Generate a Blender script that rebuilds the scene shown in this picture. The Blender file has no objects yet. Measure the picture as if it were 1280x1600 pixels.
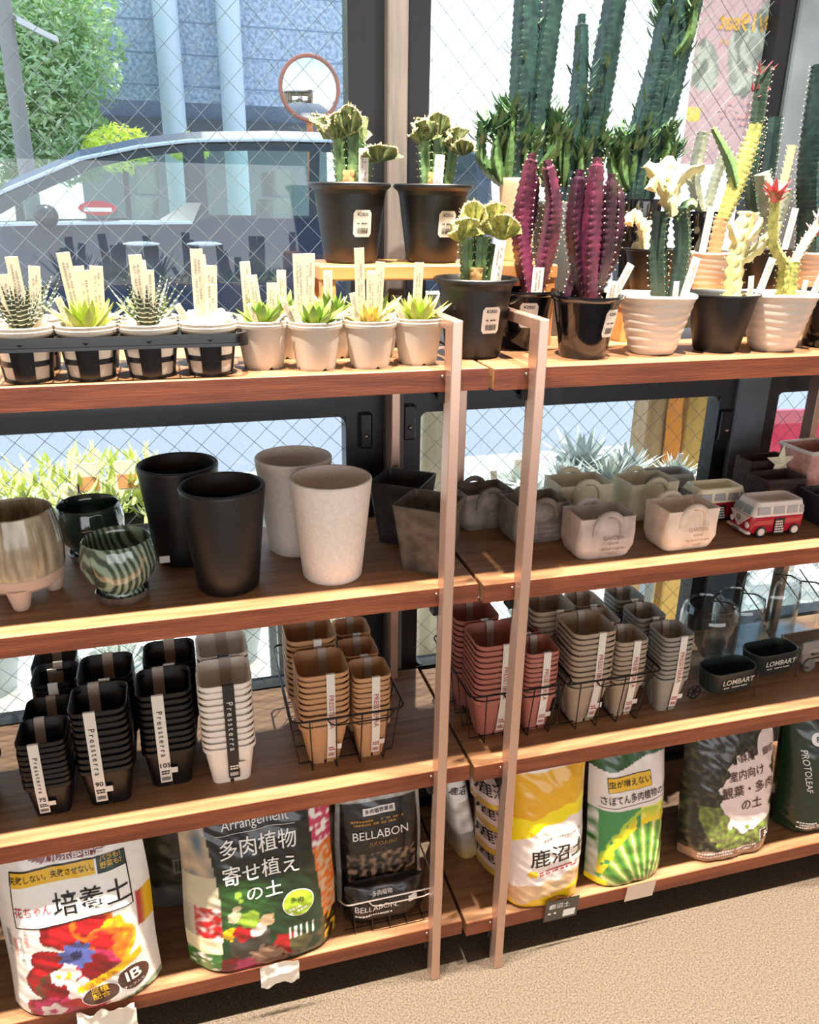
import bpy, bmesh, math, random
from math import sin, cos, pi, radians, sqrt, exp, atan2
from mathutils import Vector, Matrix, noise
random.seed(7)
SC = bpy.context.scene
COL = SC.collection

# ------------------------------------------------------------------ camera
cam = bpy.data.objects.new('camera', bpy.data.cameras.new('camera'))
COL.objects.link(cam)
YAW, PIT, ROL = 0.2808, 0.3639, 0.0144
fw = Vector((sin(YAW)*cos(PIT), cos(YAW)*cos(PIT), -sin(PIT)))
rt = Vector((cos(YAW), -sin(YAW), 0)); up = rt.cross(fw)
r2 = rt*cos(ROL)+up*sin(ROL); u2 = up*cos(ROL)-rt*sin(ROL)
M = Matrix((r2, u2, -fw)).transposed().to_4x4()
M.translation = Vector((-0.2871, -0.943, 1.208))
cam.matrix_world = M
cam.data.sensor_fit = 'HORIZONTAL'; cam.data.sensor_width = 36
cam.data.lens = 36*1255.2/1280
cam.data.clip_start = 0.02; cam.data.clip_end = 200
SC.camera = cam

# ------------------------------------------------------------------ light
SC.view_settings.view_transform = 'Standard'
SC.view_settings.look = 'None'
SC.view_settings.exposure = 0.0
SC.view_settings.gamma = 1.0
SC.view_settings.use_curve_mapping = False
SC.cycles.transparent_max_bounces = 40
world = bpy.data.worlds.new('sky'); SC.world = world; world.use_nodes = True
wn = world.node_tree; bg = wn.nodes['Background']
wtc = wn.nodes.new('ShaderNodeTexCoord'); wsep = wn.nodes.new('ShaderNodeSeparateXYZ'); wr = wn.nodes.new('ShaderNodeValToRGB')
wn.links.new(wtc.outputs['Generated'], wsep.inputs[0]); wn.links.new(wsep.outputs['Z'], wr.inputs[0]); wn.links.new(wr.outputs[0], bg.inputs[0])
wr.color_ramp.elements[0].color = (0.95, 0.98, 1, 1); wr.color_ramp.elements[1].color = (0.45, 0.68, 1, 1)
wr.color_ramp.elements[1].position = 0.7
bg.inputs[1].default_value = 2.3

def lamp(name, kind, loc, energy, color, aim=None, **kw):
    d = bpy.data.lights.new(name, kind); d.energy = energy; d.color = color
    for k, v in kw.items(): setattr(d, k, v)
    o = bpy.data.objects.new(name, d); COL.objects.link(o); o.location = loc
    if aim is not None:
        o.rotation_euler = (Vector(aim)-Vector(loc)).to_track_quat('-Z', 'Y').to_euler()
    return o
lamp('sun', 'SUN', (4, 10, 12), 6.0, (1, 0.95, 0.86), aim=(4-1.2, 10-4.0, 12-9.3), angle=0.012)
for sx in (-1.25, -0.7, -0.15, 0.4, 0.95, 1.5, 2.05):
    lamp('ceiling_spot', 'SPOT', (sx, -0.17, 2.58), 430, (1, 0.91, 0.78), aim=(sx, -0.15, 0), spot_size=radians(66), spot_blend=0.6, shadow_soft_size=0.025)
lamp('front_fill', 'AREA', (0.1, -3.05, 0.85), 52, (0.96, 0.97, 1), aim=(0.1, 0, 0.8), shape='RECTANGLE', size=4.2, size_y=1.1)  # unseen soft fill added in front to brighten the upright faces

# ------------------------------------------------------------------ materials
def lin(h):
    if isinstance(h, str):
        h = h.lstrip('#'); c = [int(h[i:i+2], 16)/255 for i in (0, 2, 4)]
        return tuple(x/12.92 if x <= .04045 else ((x+.055)/1.055)**2.4 for x in c)
    return tuple(h)
_m = {}
def mat(name, color='#808080', rough=.5, metal=0, var=0, scale=30, bump=0, bscale=200, stretch=None, color2=None, coat=0, attr=False, spec=.5, sss=0, trans=0, voro=False):
    if name in _m: return _m[name]
    m = bpy.data.materials.new(name); m.use_nodes = True; _m[name] = m
    nt = m.node_tree; b = nt.nodes['Principled BSDF']
    c = lin(color); b.inputs['Base Color'].default_value = (*c, 1)
    b.inputs['Roughness'].default_value = rough; b.inputs['Metallic'].default_value = metal
    b.inputs['Specular IOR Level'].default_value = spec
    if coat: b.inputs['Coat Weight'].default_value = coat; b.inputs['Coat Roughness'].default_value = .08
    if trans: b.inputs['Transmission Weight'].default_value = trans
    if sss:
        b.inputs['Subsurface Weight'].default_value = sss; b.inputs['Subsurface Radius'].default_value = (.01, .01, .005)
    tc = nt.nodes.new('ShaderNodeTexCoord'); mp = nt.nodes.new('ShaderNodeMapping')
    nt.links.new(tc.outputs['Object'], mp.inputs[0])
    if stretch: mp.inputs['Scale'].default_value = stretch
    if attr:
        a = nt.nodes.new('ShaderNodeAttribute'); a.attribute_name = 'print'
        nt.links.new(a.outputs['Color'], b.inputs['Base Color'])
    elif var or color2:
        if voro:
            n = nt.nodes.new('ShaderNodeTexVoronoi')
        else:
            n = nt.nodes.new('ShaderNodeTexNoise'); n.inputs['Detail'].default_value = 6
        n.inputs['Scale'].default_value = scale
        nt.links.new(mp.outputs[0], n.inputs['Vector'])
        r = nt.nodes.new('ShaderNodeValToRGB')
        c2 = lin(color2) if color2 else tuple(x*(1-var) for x in c)
        c1 = c if color2 else tuple(min(1, x*(1+var*.5)) for x in c)
        r.color_ramp.elements[0].color = (*c2, 1); r.color_ramp.elements[1].color = (*c1, 1)
        r.color_ramp.elements[0].position = .35; r.color_ramp.elements[1].position = .65
        nt.links.new(n.outputs['Distance' if voro else 'Fac'], r.inputs[0]); nt.links.new(r.outputs[0], b.inputs['Base Color'])
    if bump:
        n = nt.nodes.new('ShaderNodeTexNoise'); n.inputs['Scale'].default_value = bscale; n.inputs['Detail'].default_value = 4
        nt.links.new(mp.outputs[0], n.inputs['Vector'])
        bp = nt.nodes.new('ShaderNodeBump'); bp.inputs['Strength'].default_value = bump; bp.inputs['Distance'].default_value = .002
        nt.links.new(n.outputs['Fac'], bp.inputs['Height']); nt.links.new(bp.outputs[0], b.inputs['Normal'])
    return m
def thin_glass(name, tint=(1, 1, 1), refl=.5, rough=0):
    if name in _m: return _m[name]
    m = bpy.data.materials.new(name); m.use_nodes = True; _m[name] = m
    nt = m.node_tree; nt.nodes.remove(nt.nodes['Principled BSDF'])
    t = nt.nodes.new('ShaderNodeBsdfTransparent'); t.inputs[0].default_value = (*tint, 1)
    g = nt.nodes.new('ShaderNodeBsdfGlossy'); g.inputs['Roughness'].default_value = rough
    f = nt.nodes.new('ShaderNodeFresnel'); ge = nt.nodes.new('ShaderNodeNewGeometry'); mi = nt.nodes.new('ShaderNodeMath'); mi.operation = 'MULTIPLY_ADD'
    mi.inputs[1].default_value = 1/1.45-1.45; mi.inputs[2].default_value = 1.45   # same reflectance at the front and the back of the sheet
    nt.links.new(ge.outputs['Backfacing'], mi.inputs[0]); nt.links.new(mi.outputs[0], f.inputs[0])
    mu = nt.nodes.new('ShaderNodeMath'); mu.operation = 'MULTIPLY'; mu.inputs[1].default_value = refl
    x = nt.nodes.new('ShaderNodeMixShader')
    nt.links.new(f.outputs[0], mu.inputs[0]); nt.links.new(mu.outputs[0], x.inputs[0]); nt.links.new(t.outputs[0], x.inputs[1]); nt.links.new(g.outputs[0], x.inputs[2])
    nt.links.new(x.outputs[0], nt.nodes['Material Output'].inputs[0])
    return m

# ------------------------------------------------------------------ mesh helpers
class MB:
    def __init__(s): s.v = []; s.f = []; s.c = None
    def add(s, vs, fs):
        o = len(s.v); s.v += [tuple(p) for p in vs]; s.f += [tuple(i+o for i in f) for f in fs]; return s
    def box(s, x0, y0, z0, x1, y1, z1, M=None):
        vs = [Vector(p) for p in ((x0,y0,z0),(x1,y0,z0),(x1,y1,z0),(x0,y1,z0),(x0,y0,z1),(x1,y0,z1),(x1,y1,z1),(x0,y1,z1))]
        if M is not None: vs = [M@p for p in vs]
        return s.add(vs, [(0,3,2,1),(4,5,6,7),(0,1,5,4),(1,2,6,5),(2,3,7,6),(3,0,4,7)])
    def loft(s, rings, c0=True, c1=True, cyc=False):
        n = len(rings[0]); o = len(s.v)
        for r in rings: s.v += [tuple(p) for p in r]
        k = len(rings)
        for i in range(k if cyc else k-1):
            a = o+i*n; b = o+((i+1) % k)*n
            for j in range(n):
                s.f.append((a+j, a+(j+1) % n, b+(j+1) % n, b+j))
        if not cyc:
            if c0: s.f.append(tuple(o+j for j in reversed(range(n))))
            if c1: s.f.append(tuple(o+(k-1)*n+j for j in range(n)))
        return s
    def lathe(s, prof, n=32, cx=0, cy=0, c0=True, c1=True, wob=None):
        return s.loft([[(cx+r*cos(2*pi*j/n), cy+r*sin(2*pi*j/n), z+(wob(j, i) if wob else 0)) for j in range(n)] for i, (r, z) in enumerate(prof)], c0, c1)
    def tube(s, pts, r, n=6, cyc=False):
        pts = [Vector(p) for p in pts]; k = len(pts); rings = []; pu = None
        for i, p in enumerate(pts):
            if cyc: t = pts[(i+1) % k]-pts[i-1]
            else: t = pts[min(i+1, k-1)]-pts[max(i-1, 0)]
            t.normalize()
            if pu is None: pu = t.orthogonal().normalized()
            a = (pu-t*pu.dot(t))
            if a.length < 1e-6: a = t.orthogonal()
            a.normalize(); pu = a; b = t.cross(a); rr = r[i] if isinstance(r, (list, tuple)) else r
            rings.append([p+a*rr*cos(2*pi*j/n)+b*rr*sin(2*pi*j/n) for j in range(n)])
        return s.loft(rings, cyc=cyc)
    def ball(s, c, r, n=10, m=7, sc=(1, 1, 1)):
        return s.loft([[(c[0]+r*sc[0]*sin(pi*(i+.02)/(m+.04))*cos(2*pi*j/n), c[1]+r*sc[1]*sin(pi*(i+.02)/(m+.04))*sin(2*pi*j/n), c[2]-r*sc[2]*cos(pi*(i+.02)/(m+.04))) for j in range(n)] for i in range(m+1)])
    def xf(s, M): s.v = [tuple(M@Vector(p)) for p in s.v]; return s
def obj(name, mb, m, parent=None, loc=None, rotz=0, smooth=35, bev=0, norm=True, bseg=1):
    me = bpy.data.meshes.new(name); me.from_pydata(mb.v, [], mb.f); me.validate()
    bm = bmesh.new(); bm.from_mesh(me)
    if norm and mb.c is None: bmesh.ops.recalc_face_normals(bm, faces=bm.faces)
    if bev:
        es = [e for e in bm.edges if len(e.link_faces) == 2 and e.calc_face_angle(0) > .6]
        bmesh.ops.bevel(bm, geom=es, offset=bev, segments=bseg, affect='EDGES', profile=.6)
    bm.to_mesh(me); bm.free()
    if mb.c is not None:
        at = me.color_attributes.new('print', 'FLOAT_COLOR', 'POINT')
        at.data.foreach_set('color', [x for c in mb.c for x in (*c, 1)])
    if smooth:
        me.polygons.foreach_set('use_smooth', [True]*len(me.polygons)); me.set_sharp_from_angle(angle=radians(smooth))
    me.materials.append(m)
    o = bpy.data.objects.new(name, me); COL.objects.link(o)
    if parent is not None: o.parent = parent
    if loc is not None: o.location = loc
    o.rotation_euler.z = rotz
    return o
def tag(o, label, cat, group=None):
    o['label'] = label; o['category'] = cat
    if group: o['group'] = group
    return o
def thing(name, label, cat, loc=(0, 0, 0), rotz=0, group=None):
    o = bpy.data.objects.new(name, None); COL.objects.link(o); o.empty_display_size = .02
    o.location = loc; o.rotation_euler.z = rotz
    return tag(o, label, cat, group)
def struct(name, mb, m, parent=None, **kw):
    o = obj(name, mb, m, parent, **kw)
    if parent is None: o['kind'] = 'structure'
    return o
def dup(root, loc, rotz=0, label=None, group=None):
    r = root.copy(); COL.objects.link(r); r.location = loc; r.rotation_euler = (0, 0, rotz)
    if label: r['label'] = label
    if group: r['group'] = group
    for ch in list(root.children):
        c = ch.copy(); COL.objects.link(c); c.parent = r
        for g in list(ch.children):
            d = g.copy(); COL.objects.link(d); d.parent = c
    return r
_tx = {}
def text2d(body, size, bold=0, ax='CENTER', sx=1):
    bold = min(bold, .006) if any(ord(ch) > 0x3000 for ch in body) else bold
    k = (body, bold, ax)
    if k not in _tx:
        c = bpy.data.curves.new('t', 'FONT'); c.body = body; c.size = 1; c.align_x = ax; c.align_y = 'CENTER'; c.offset = bold; c.resolution_u = 3
        o = bpy.data.objects.new('t', c); COL.objects.link(o)
        me = bpy.data.meshes.new_from_object(o.evaluated_get(bpy.context.evaluated_depsgraph_get()))
        _tx[k] = ([(v.co.x, v.co.y) for v in me.vertices], [tuple(p.vertices) for p in me.polygons])
        bpy.data.objects.remove(o); bpy.data.curves.remove(c); bpy.data.meshes.remove(me)
    vs, fs = _tx[k]
    return [(x*size*sx, y*size) for x, y in vs], fs
def put(mb, shape, fn, at=(0, 0), rot=0):
    vs, fs = shape; c, s = cos(rot), sin(rot)
    return mb.add([fn(at[0]+x*c-y*s, at[1]+x*s+y*c) for x, y in vs], fs)
def finer(shape, L=.005):
    vs, fs = list(shape[0]), list(shape[1]); out = []; mid = {}
    def m(a, b):
        k = (min(a, b), max(a, b))
        if k not in mid:
            mid[k] = len(vs); vs.append(((vs[a][0]+vs[b][0])/2, (vs[a][1]+vs[b][1])/2))
        return mid[k]
    d = lambda a, b: sqrt((vs[a][0]-vs[b][0])**2+(vs[a][1]-vs[b][1])**2)
    st = []
    for f in fs: st += [(f[0], f[i], f[i+1]) for i in range(1, len(f)-1)]
    while st:
        a, b, c = st.pop(); e = max((d(a, b), a, b, c), (d(b, c), b, c, a), (d(c, a), c, a, b))
        if e[0] > L:
            q = m(e[1], e[2]); st += [(e[1], q, e[3]), (q, e[2], e[3])]
        else: out.append((a, b, c))
    return vs, out
def rectgrid(w, h, nx=4, ny=4, round_=0):
    vs = [(-w/2+w*i/nx, -h/2+h*j/ny) for j in range(ny+1) for i in range(nx+1)]
    if round_:
        vs = [(x*(1-round_/w*2*max(0, (abs(y)/(h/2)-.9)/.1)*(abs(x) > w*.45)), y) for x, y in vs]
    return vs, [(j*(nx+1)+i, j*(nx+1)+i+1, (j+1)*(nx+1)+i+1, (j+1)*(nx+1)+i) for j in range(ny) for i in range(nx)]
def ell(rx, ry, n=20, rings=3):
    vs = [(0, 0)]; fs = []
    for k in range(1, rings+1): vs += [(rx*k/rings*cos(2*pi*j/n), ry*k/rings*sin(2*pi*j/n)) for j in range(n)]
    for j in range(n): fs.append((0, 1+j, 1+(j+1) % n))
    for k in range(rings-1):
        a = 1+k*n; b = a+n
        for j in range(n): fs.append((a+j, b+j, b+(j+1) % n, a+(j+1) % n))
    return vs, fs
def bars(w, h, n=14, seed=1):
    R = random.Random(seed); vs = []; fs = []; x = -w/2
    while x < w/2:
        t = w/n*(.3+.5*R.random()); o = len(vs)
        vs += [(x, -h/2), (x+t, -h/2), (x+t, h/2), (x, h/2)]; fs.append((o, o+1, o+2, o+3)); x += t+w/n*(.25+.4*R.random())
    return vs, fs
def dashes(w, h, rows, seed=1, fill=.8):
    R = random.Random(seed); vs = []; fs = []
    for r in range(rows):
        y = h/2-h*(r+.5)/rows; x = -w/2; e = w/2*(1-.3*R.random())
        while x < e:
            t = h/rows*(.3+.5*R.random())
            if R.random() < fill:
                o = len(vs); q = h/rows*.3
                vs += [(x, y-q), (x+t, y-q), (x+t, y+q), (x, y+q)]; fs.append((o, o+1, o+2, o+3))
            x += t+h/rows*.18
    return vs, fs
def rsq(w, d, r, z, n=5):
    out = []
    for k, (sx, sy) in enumerate(((1, 1), (-1, 1), (-1, -1), (1, -1))):
        for i in range(n):
            a = pi/2*k+pi/2*i/(n-1)
            out.append((sx*(w/2-r)+r*cos(a), sy*(d/2-r)+r*sin(a), z))
    return out
Z1, Z2, Z3, Z4 = 1.0187, 0.7180, 0.4115, 0.0946
WHITE = mat('white_label', '#ddd6cc', .6); INK = mat('ink', '#1a1616', .6); REDINK = mat('red_ink', '#c0302c', .6); GREYINK = mat('grey_ink', '#77706a', .6)
CREAM = mat('cream_label', '#d6cab0', .6)
WIRE = mat('black_wire', '#161012', .35, metal=.3)
# ------------------------------------------------------------------ setting
FLOOR = mat('floor_vinyl', '#625443', .7, scale=330, color2='#35291f', bump=.1, bscale=300)
nt = FLOOR.node_tree
struct('floor', MB().box(-2.4, -3.2, -.05, 3.0, .33, 0), FLOOR, smooth=0)
PAINT = mat('room_paint', '#d8ccbb', .8)
struct('ceiling', MB().box(-2.4, -3.2, 2.65, 3.0, .33, 2.75), PAINT, smooth=0)
struct('wall_left', MB().box(-2.5, -3.2, 0, -2.4, .33, 2.65), PAINT, smooth=0)
struct('wall_right', MB().box(3.0, -3.2, 0, 3.1, .33, 2.65), PAINT, smooth=0)
struct('wall_front', MB().box(-2.4, -3.3, 0, 3.0, -3.2, 2.65), PAINT, smooth=0)
DARKF = mat('dark_frame', '#0d0e15', .4, var=.2, scale=8)
struct('wall_back', MB().box(-2.4, .31, 0, 3.0, .37, .36).box(-2.4, .31, 2.3, 3.0, .37, 2.65), mat('dark_wall', '#1b1512', .7), smooth=0)
struct('trim_sun_block', MB().box(-3.2, .37, 2.4, 3.6, 1.02, 2.5), mat('sun_block_grey', '#8a8a88', .8), smooth=0)  # unseen overhang, added to keep the sun off the top shelf
GLASS = thin_glass('window_glass', (.95, .98, .97), 1.0)
WMESH = mat('glass_wire', '#69727a', .4, metal=.5)
def window(idx, x0, x1, sl, sr, slo, sro):
    """stile widths left/right for the upper and lower pane"""
    f = MB(); yA, yB = .315, .352; zt, zm1, zm0, zb = 2.3, .99, .886, .36
    up = (x0+sl, x1-sr, zm1, zt-.06); lo = (x0+slo, x1-sro, zb+.035, zm0)
    f.box(x0, yA, zm1, x0+sl, yB, zt).box(x1-sr, yA, zm1, x1, yB, zt)
    f.box(x0, yA, zb, x0+slo, yB, zm0).box(x1-sro, yA, zb, x1, yB, zm0)
    f.box(x0, yA, zm0, x1, yB, zm1).box(x0+sl, yA, zt-.06, x1-sr, yB, zt).box(x0+slo, yA, zb, x1-sro, yB, zb+.035)
    rc = .016   # rounded pane corners
    for (a, b, c, d) in (lo, up):
        for cx, sx in ((a, 1), (b, -1)):
            for cz, sz in ((c, 1), (d, -1)):
                pr = [(cx, cz)]+[(cx+sx*rc*(1-sin(t*pi/12)), cz+sz*rc*(1-cos(t*pi/12))) for t in range(7)]
                f.loft([[(p[0], yA+.004, p[1]) for p in pr], [(p[0], yB-.004, p[1]) for p in pr]])
    w = struct('window_%d' % idx, f, DARKF, smooth=0)
    for (a, b, c, d) in (up, lo):
        obj('glass_pane', MB().box(a-.003, .329, c-.003, b+.003, .335, d+.003), GLASS, w, smooth=0)
        wm = MB(); st = .0415; H = d-c; r = .0005
        for sgn in (1, -1):
            k = int((b-a+H)/st)+1
            for i in range(k):
                s0 = a-H+i*st+.01 if sgn > 0 else a+i*st+.01   # x at bottom
                p0 = [s0, c]; p1 = [s0+sgn*H, d]
                # clip in x
                def clip(p, q):
                    (xa, za), (xb, zb_) = p, q
                    t0, t1 = 0, 1
                    for lim, side in ((a, 1), (b, -1)):
                        da, db = (xa-lim)*side, (xb-lim)*side
                        if da < 0 and db < 0: return None
                        if da < 0: t0 = max(t0, da/(da-db))
                        if db < 0: t1 = min(t1, da/(da-db))
                    if t0 >= t1: return None
                    return (xa+(xb-xa)*t0, za+(zb_-za)*t0), (xa+(xb-xa)*t1, za+(zb_-za)*t1)
                g = clip(p0, p1)
                if g: wm.tube([(g[0][0], .332, g[0][1]), (g[1][0], .332, g[1][1])], r, 3)
        obj('wire_mesh', wm, WMESH, w, smooth=0)
    return w
w1 = window(1, -1.75, .029, .06, .053, .06, .064)
w2 = window(2, .059, .705, .038, .03, .034, .03)
w3 = window(3, .775, 2.6, .03, .06, .03, .06)
def latch(par, x, z):
    l = obj('latch', MB().box(x-.011, .304, z-.03, x+.011, .316, z+.03), mat('latch_black', '#0d0d10', .3), par, bev=.003)
    obj('latch_screw', MB().ball((x, .303, z-.008), .004), mat('screw_steel', '#9a948c', .3, metal=1), l)
latch(w2, .071, .872); latch(w1, -.003, .862); latch(w2, .69, .83)
struct('trim_1', MB().box(.029, .295, .36, .059, .36, 2.3), mat('strip_wood', '#665f5a', .6, var=.25, scale=12, stretch=(8, 8, .6)), smooth=0, bev=.002)
struct('trim_2', MB().box(.705, .305, .36, .775, .36, 2.3), mat('mullion_grey', '#59626a', .45, var=.3, scale=9), smooth=0, bev=.003)
# outside ground
struct('ground_street', MB().box(-14, 2.8, -.06, 16, 40, 0), mat('asphalt', '#8b8f99', .85, scale=60, var=.12), smooth=0)
struct('ground_sidewalk', MB().box(-14, .37, -.06, 16, 2.8, .004), mat('sidewalk', '#c9c7c2', .85, scale=20, var=.1), smooth=0)

# ------------------------------------------------------------------ shelving
WOODT = mat('shelf_wood', '#966e4c', .5, scale=6, color2='#785134', stretch=(1.2, 14, 14), bump=.12, bscale=30)
WOODF = mat('shelf_edge_wood', '#7c3f22', .5, scale=6, color2='#5f2a12', stretch=(1.2, 14, 14), bump=.12, bscale=30)  # front faces get a darker, redder colour than the board tops
STEEL = mat('post_metal', '#c9a796', .34, metal=.75, bump=.03, bscale=400)
BLACKM = mat('black_metal', '#141214', .4, metal=.5)
def shelf_unit(label, x0, x1, dy, posts):
    u = thing('shelving_unit', label, 'shelf', ((x0+x1)/2, .14+dy, 0), 0, None)
    ox, oy = (x0+x1)/2, .14+dy
    for z in (Z1, Z2, Z3, Z4):
        b = obj('shelf_board', MB().box(x0-ox, -.1385, z-.0274, x1-ox, .145, z), WOODT, u, smooth=30, bev=.001)
        obj('front_edge', MB().box(x0-ox, -.14, z-.0274, x1-ox, -.1385, z-.0004), WOODF, b, smooth=30)
    for px in posts:
        p = MB(); a, b_ = px-ox-.007, px-ox+.007
        p.box(a, -.16, 0, b_, -.133, 1.081)
        p.box(a, -.133, 1.067, b_, .135, 1.081)
        p.box(a, .122, 0, b_, .149, 1.067)
        fr = obj('post', p, STEEL, u, bev=.0012, smooth=20)
        for z in (Z1, Z2, Z3, Z4):
            br = MB().box(px-ox-.0145, -.1395, z-.042, px-ox-.0072, -.12, z-.002).box(px-ox-.0145, -.133, z-.036, px-ox+.007, .125, z-.028)
            bk = obj('bracket', br, BLACKM, u)
            obj('screw', MB().ball((px-ox-.0115, -.1405, z-.008), .0024), mat('screw_steel'), bk)
    return u
shelf_unit('left wooden shelving unit with metal posts beside the window', -1.02, .0868, 0, (-.97, .036))
shelf_unit('right wooden shelving unit with metal posts beside the window', .0918, .985, -.0072, (.1455, .845))

# ------------------------------------------------------------------ street side
def outdoor():
    # car
    st = [(-2.3, .95, .95, .84), (-2.05, 1.03, 1.0, .86), (-1.85, 1.09, 1.02, .86), (-1.45, 1.335, 1.045, .86), (-.89, 1.575, 1.06, .86), (-.45, 1.675, 1.065, .86), (-.1, 1.725, 1.07, .86), (.03, 1.735, 1.10, .86), (.6, 1.76, 1.10, .86), (1.1, 1.765, 1.10, .86), (1.2, 1.765, 1.10, .86), (2.1, 1.75, 1.12, .86), (2.3, 1.70, 1.12, .85), (2.45, 1.5, 1.05, .83)]
    car = thing('car', 'dark blue minivan parked across the street outside the window', 'car', (0, 6.86, 0))
    body, gl, chrome, pil = MB(), MB(), MB(), MB()
    def sec(s):
        x, zr, zb, w = s; zr2 = zr-.075 if zr-zb > .12 else zb+.02*(zr > zb)
        return [(x, -w, .28), (x, -w-.03, .6), (x, -w, zb), (x, -w+.16*max(0, zr2-zb)/.6, zr2), (x, -w*.72, zr)]
    for a, b in zip(st, st[1:]):
        A, B = sec(a), sec(b)
        for sg in (1, -1):
            q = lambda p: (p[0], p[1]*sg, p[2])
            for k in range(4):
                tgt = body
                if k == 2 and a[1]-a[2] > .05 and b[0] < 2.32:
                    tgt = gl
                    if (a[0] in (-.1, 1.1)) : tgt = pil
                tgt.add([q(A[k]), q(B[k]), q(B[k+1]), q(A[k+1])], [(0, 1, 2, 3)])
        tgt = gl if -1.9 < a[0] < -.95 else body
        tgt.add([A[4], B[4], (B[4][0], -B[4][1], B[4][2]), (A[4][0], -A[4][1], A[4][2])], [(0, 1, 2, 3)])
        body.add([(A[0][0], A[0][1], .28), (B[0][0], B[0][1], .28), (B[0][0], -B[0][1], .28), (A[0][0], -A[0][1], .28)], [(0, 1, 2, 3)])
    for e in (sec(st[0]), sec(st[-1])):
        body.add(e+[(p[0], -p[1], p[2]) for p in reversed(e)], [tuple(range(10))])
    obj('body', body, mat('car_paint', '#1c2a42', .3, coat=.5), car, smooth=40)
    obj('window_glass', gl, thin_glass('car_glass', (.8, .92, .84), 1.8), car, smooth=40)
    obj('pillar', pil, mat('car_pillar', '#2c323a', .3), car)
    top = [(s[0], sec(s)[3][1]-.012, sec(s)[3][2]+.005) for s in st if -1.9 < s[0] < 2.3]
    chrome.tube(top, .016, 6)
    bot = [(s[0], -s[3]-.012, s[2]-.005) for s in st if -2.0 < s[0] < -.05]
    chrome.tube(bot, .018, 6)
    chrome.loft([[(-.42, -.885, 1.045), (-.1, -.885, 1.06), (-.02, -.885, 1.21), (-.12, -.88, 1.21)], [(-.42, -.865, 1.045), (-.1, -.865, 1.06), (-.02, -.865, 1.21), (-.12, -.86, 1.21)]])
    obj('chrome_trim', chrome, mat('chrome', '#dfe6ec', .15, metal=.9), car)
    for hx in (-.5, -.02):
        obj('door_handle', MB().ball((hx, -.905, .905), .03, 12, 7, (4.6, .7, .75)), mat('chrome', '#dfe6ec'), car)
    obj('side_mirror', MB().ball((-1.15, -.99, 1.1), .1, 12, 8, (.9, 1.1, .85)), mat('mirror_black', '#23262c', .2), car)
    stk = obj('window_sticker', MB().loft([[(-.79+.14*cos(t*pi/12), -.885, 1.16+.052*sin(t*pi/12)) for t in range(24)], [(-.79+.14*cos(t*pi/12), -.875, 1.16+.052*sin(t*pi/12)) for t in range(24)]]), mat('sticker_red', '#b8303a', .5), car)
    obj('sticker_band', MB().box(-.89, -.889, 1.135, -.69, -.886, 1.165), WHITE, stk)
    s = MB()
    for sx in (-.75, .35, 1.2):
        for sy in (-.4, .4):
            s.loft([rsq(.5, .5, .1, .45), rsq(.5, .5, .1, .75)]); s.v[-40:] = [(v[0]+sx, v[1]+sy, v[2]) for v in s.v[-40:]]
            s.loft([[(v[0]*.4+sx+.25+.1*(z-.75), v[1]+sy, z) for v in rsq(.5, .5, .12, 0)] for z in (.7, 1.0, 1.25)])
            s.loft([[(v[0]*.35+sx+.33, v[1]*.5+sy, z) for v in rsq(.5, .5, .12, 0)] for z in (1.27, 1.48)])
    obj('seat', s, mat('car_seat', '#8f948c', .8), car)
    for wx in (-1.55, 1.45):
        for wy in (-.78, .78):
            obj('wheel', MB().tube([(wx, wy-.1, .33), (wx, wy+.1, .33)], .33, 24), mat('tyre', '#15151a', .7), car)
    # building
    b = thing('building', 'blue-grey tiled building with pale pillars beyond the parked minivan', 'building', (.9, 12, 0))
    obj('facade', MB().box(-2.6, -1, 2.42, 1.45, 3, 5.2), mat('facade_tile', '#c0cbd8', .6, scale=22, color2='#7f93ad', bump=.2, bscale=30), b, smooth=0)
    obj('base_wall', MB().box(-2.4, 1.2, 0, 1.4, 1.4, 2.42), mat('garage_dark', '#8a9198', .8), b, smooth=0)
    bl = MB()
    for k in range(7): bl.box(-2.6, -1.006, 2.6+k*.36, 1.45, -.999, 2.615+k*.36)
    obj('facade_joint', bl, mat('joint_blue', '#8293ab', .7), b, smooth=0)
    for px in (-1.0, -.25):
        obj('pillar', MB().lathe([(.15, 0), (.15, 5.2)], 20, px, -1.25), mat('pillar_paint', '#c3cfda', .6), b)
    # street mirror
    tm = thing('traffic_mirror', 'round traffic mirror with orange rim on a pole across the street', 'mirror', (1.24, 8.3, 0))
    OR = mat('mirror_orange', '#b5705a', .5)
    obj('pole', MB().tube([(0, .06, 0), (0, .06, 2.35)], .035, 10), mat('mirror_pole', '#e0793a', .5), tm)
    ring = [(.3*cos(t*pi/16), 0, 2.33+.3*sin(t*pi/16)) for t in range(32)]
    obj('rim', MB().tube(ring, .022, 8, True), OR, tm)
    dome = MB().loft([[(r*cos(t*pi/16), -.05*(1-(r/.3)**2), 2.33+r*sin(t*pi/16)) for t in range(32)] for r in (.005, .08, .16, .24, .3)])
    obj('mirror_face', dome, mat('mirror_glass', '#e6e6e6', .03, metal=1), tm)
    # utility pole + street lamp
    up_ = thing('utility_pole', 'grey utility pole with a street lamp arm in front of the tree', 'pole', (-1.53, 8, 0))
    PO = mat('pole_concrete', '#8f8b88', .8)
    obj('pole', MB().lathe([(.085, 0), (.06, 5)], 14), PO, up_)
    obj('lamp_arm', MB().tube([(0, 0, 2.78), (.22, 0, 2.68)], .02), PO, up_)
    obj('lamp_head', MB().loft([[(x, y, z0+z) for y, z in ((-.06, 0), (.06, 0), (.05, .05), (-.05, .05))] for x, z0 in ((.1, 2.69), (.35, 2.58), (.42, 2.555))]), mat('lamp_head', '#c9c4bd', .5), up_)
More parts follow.
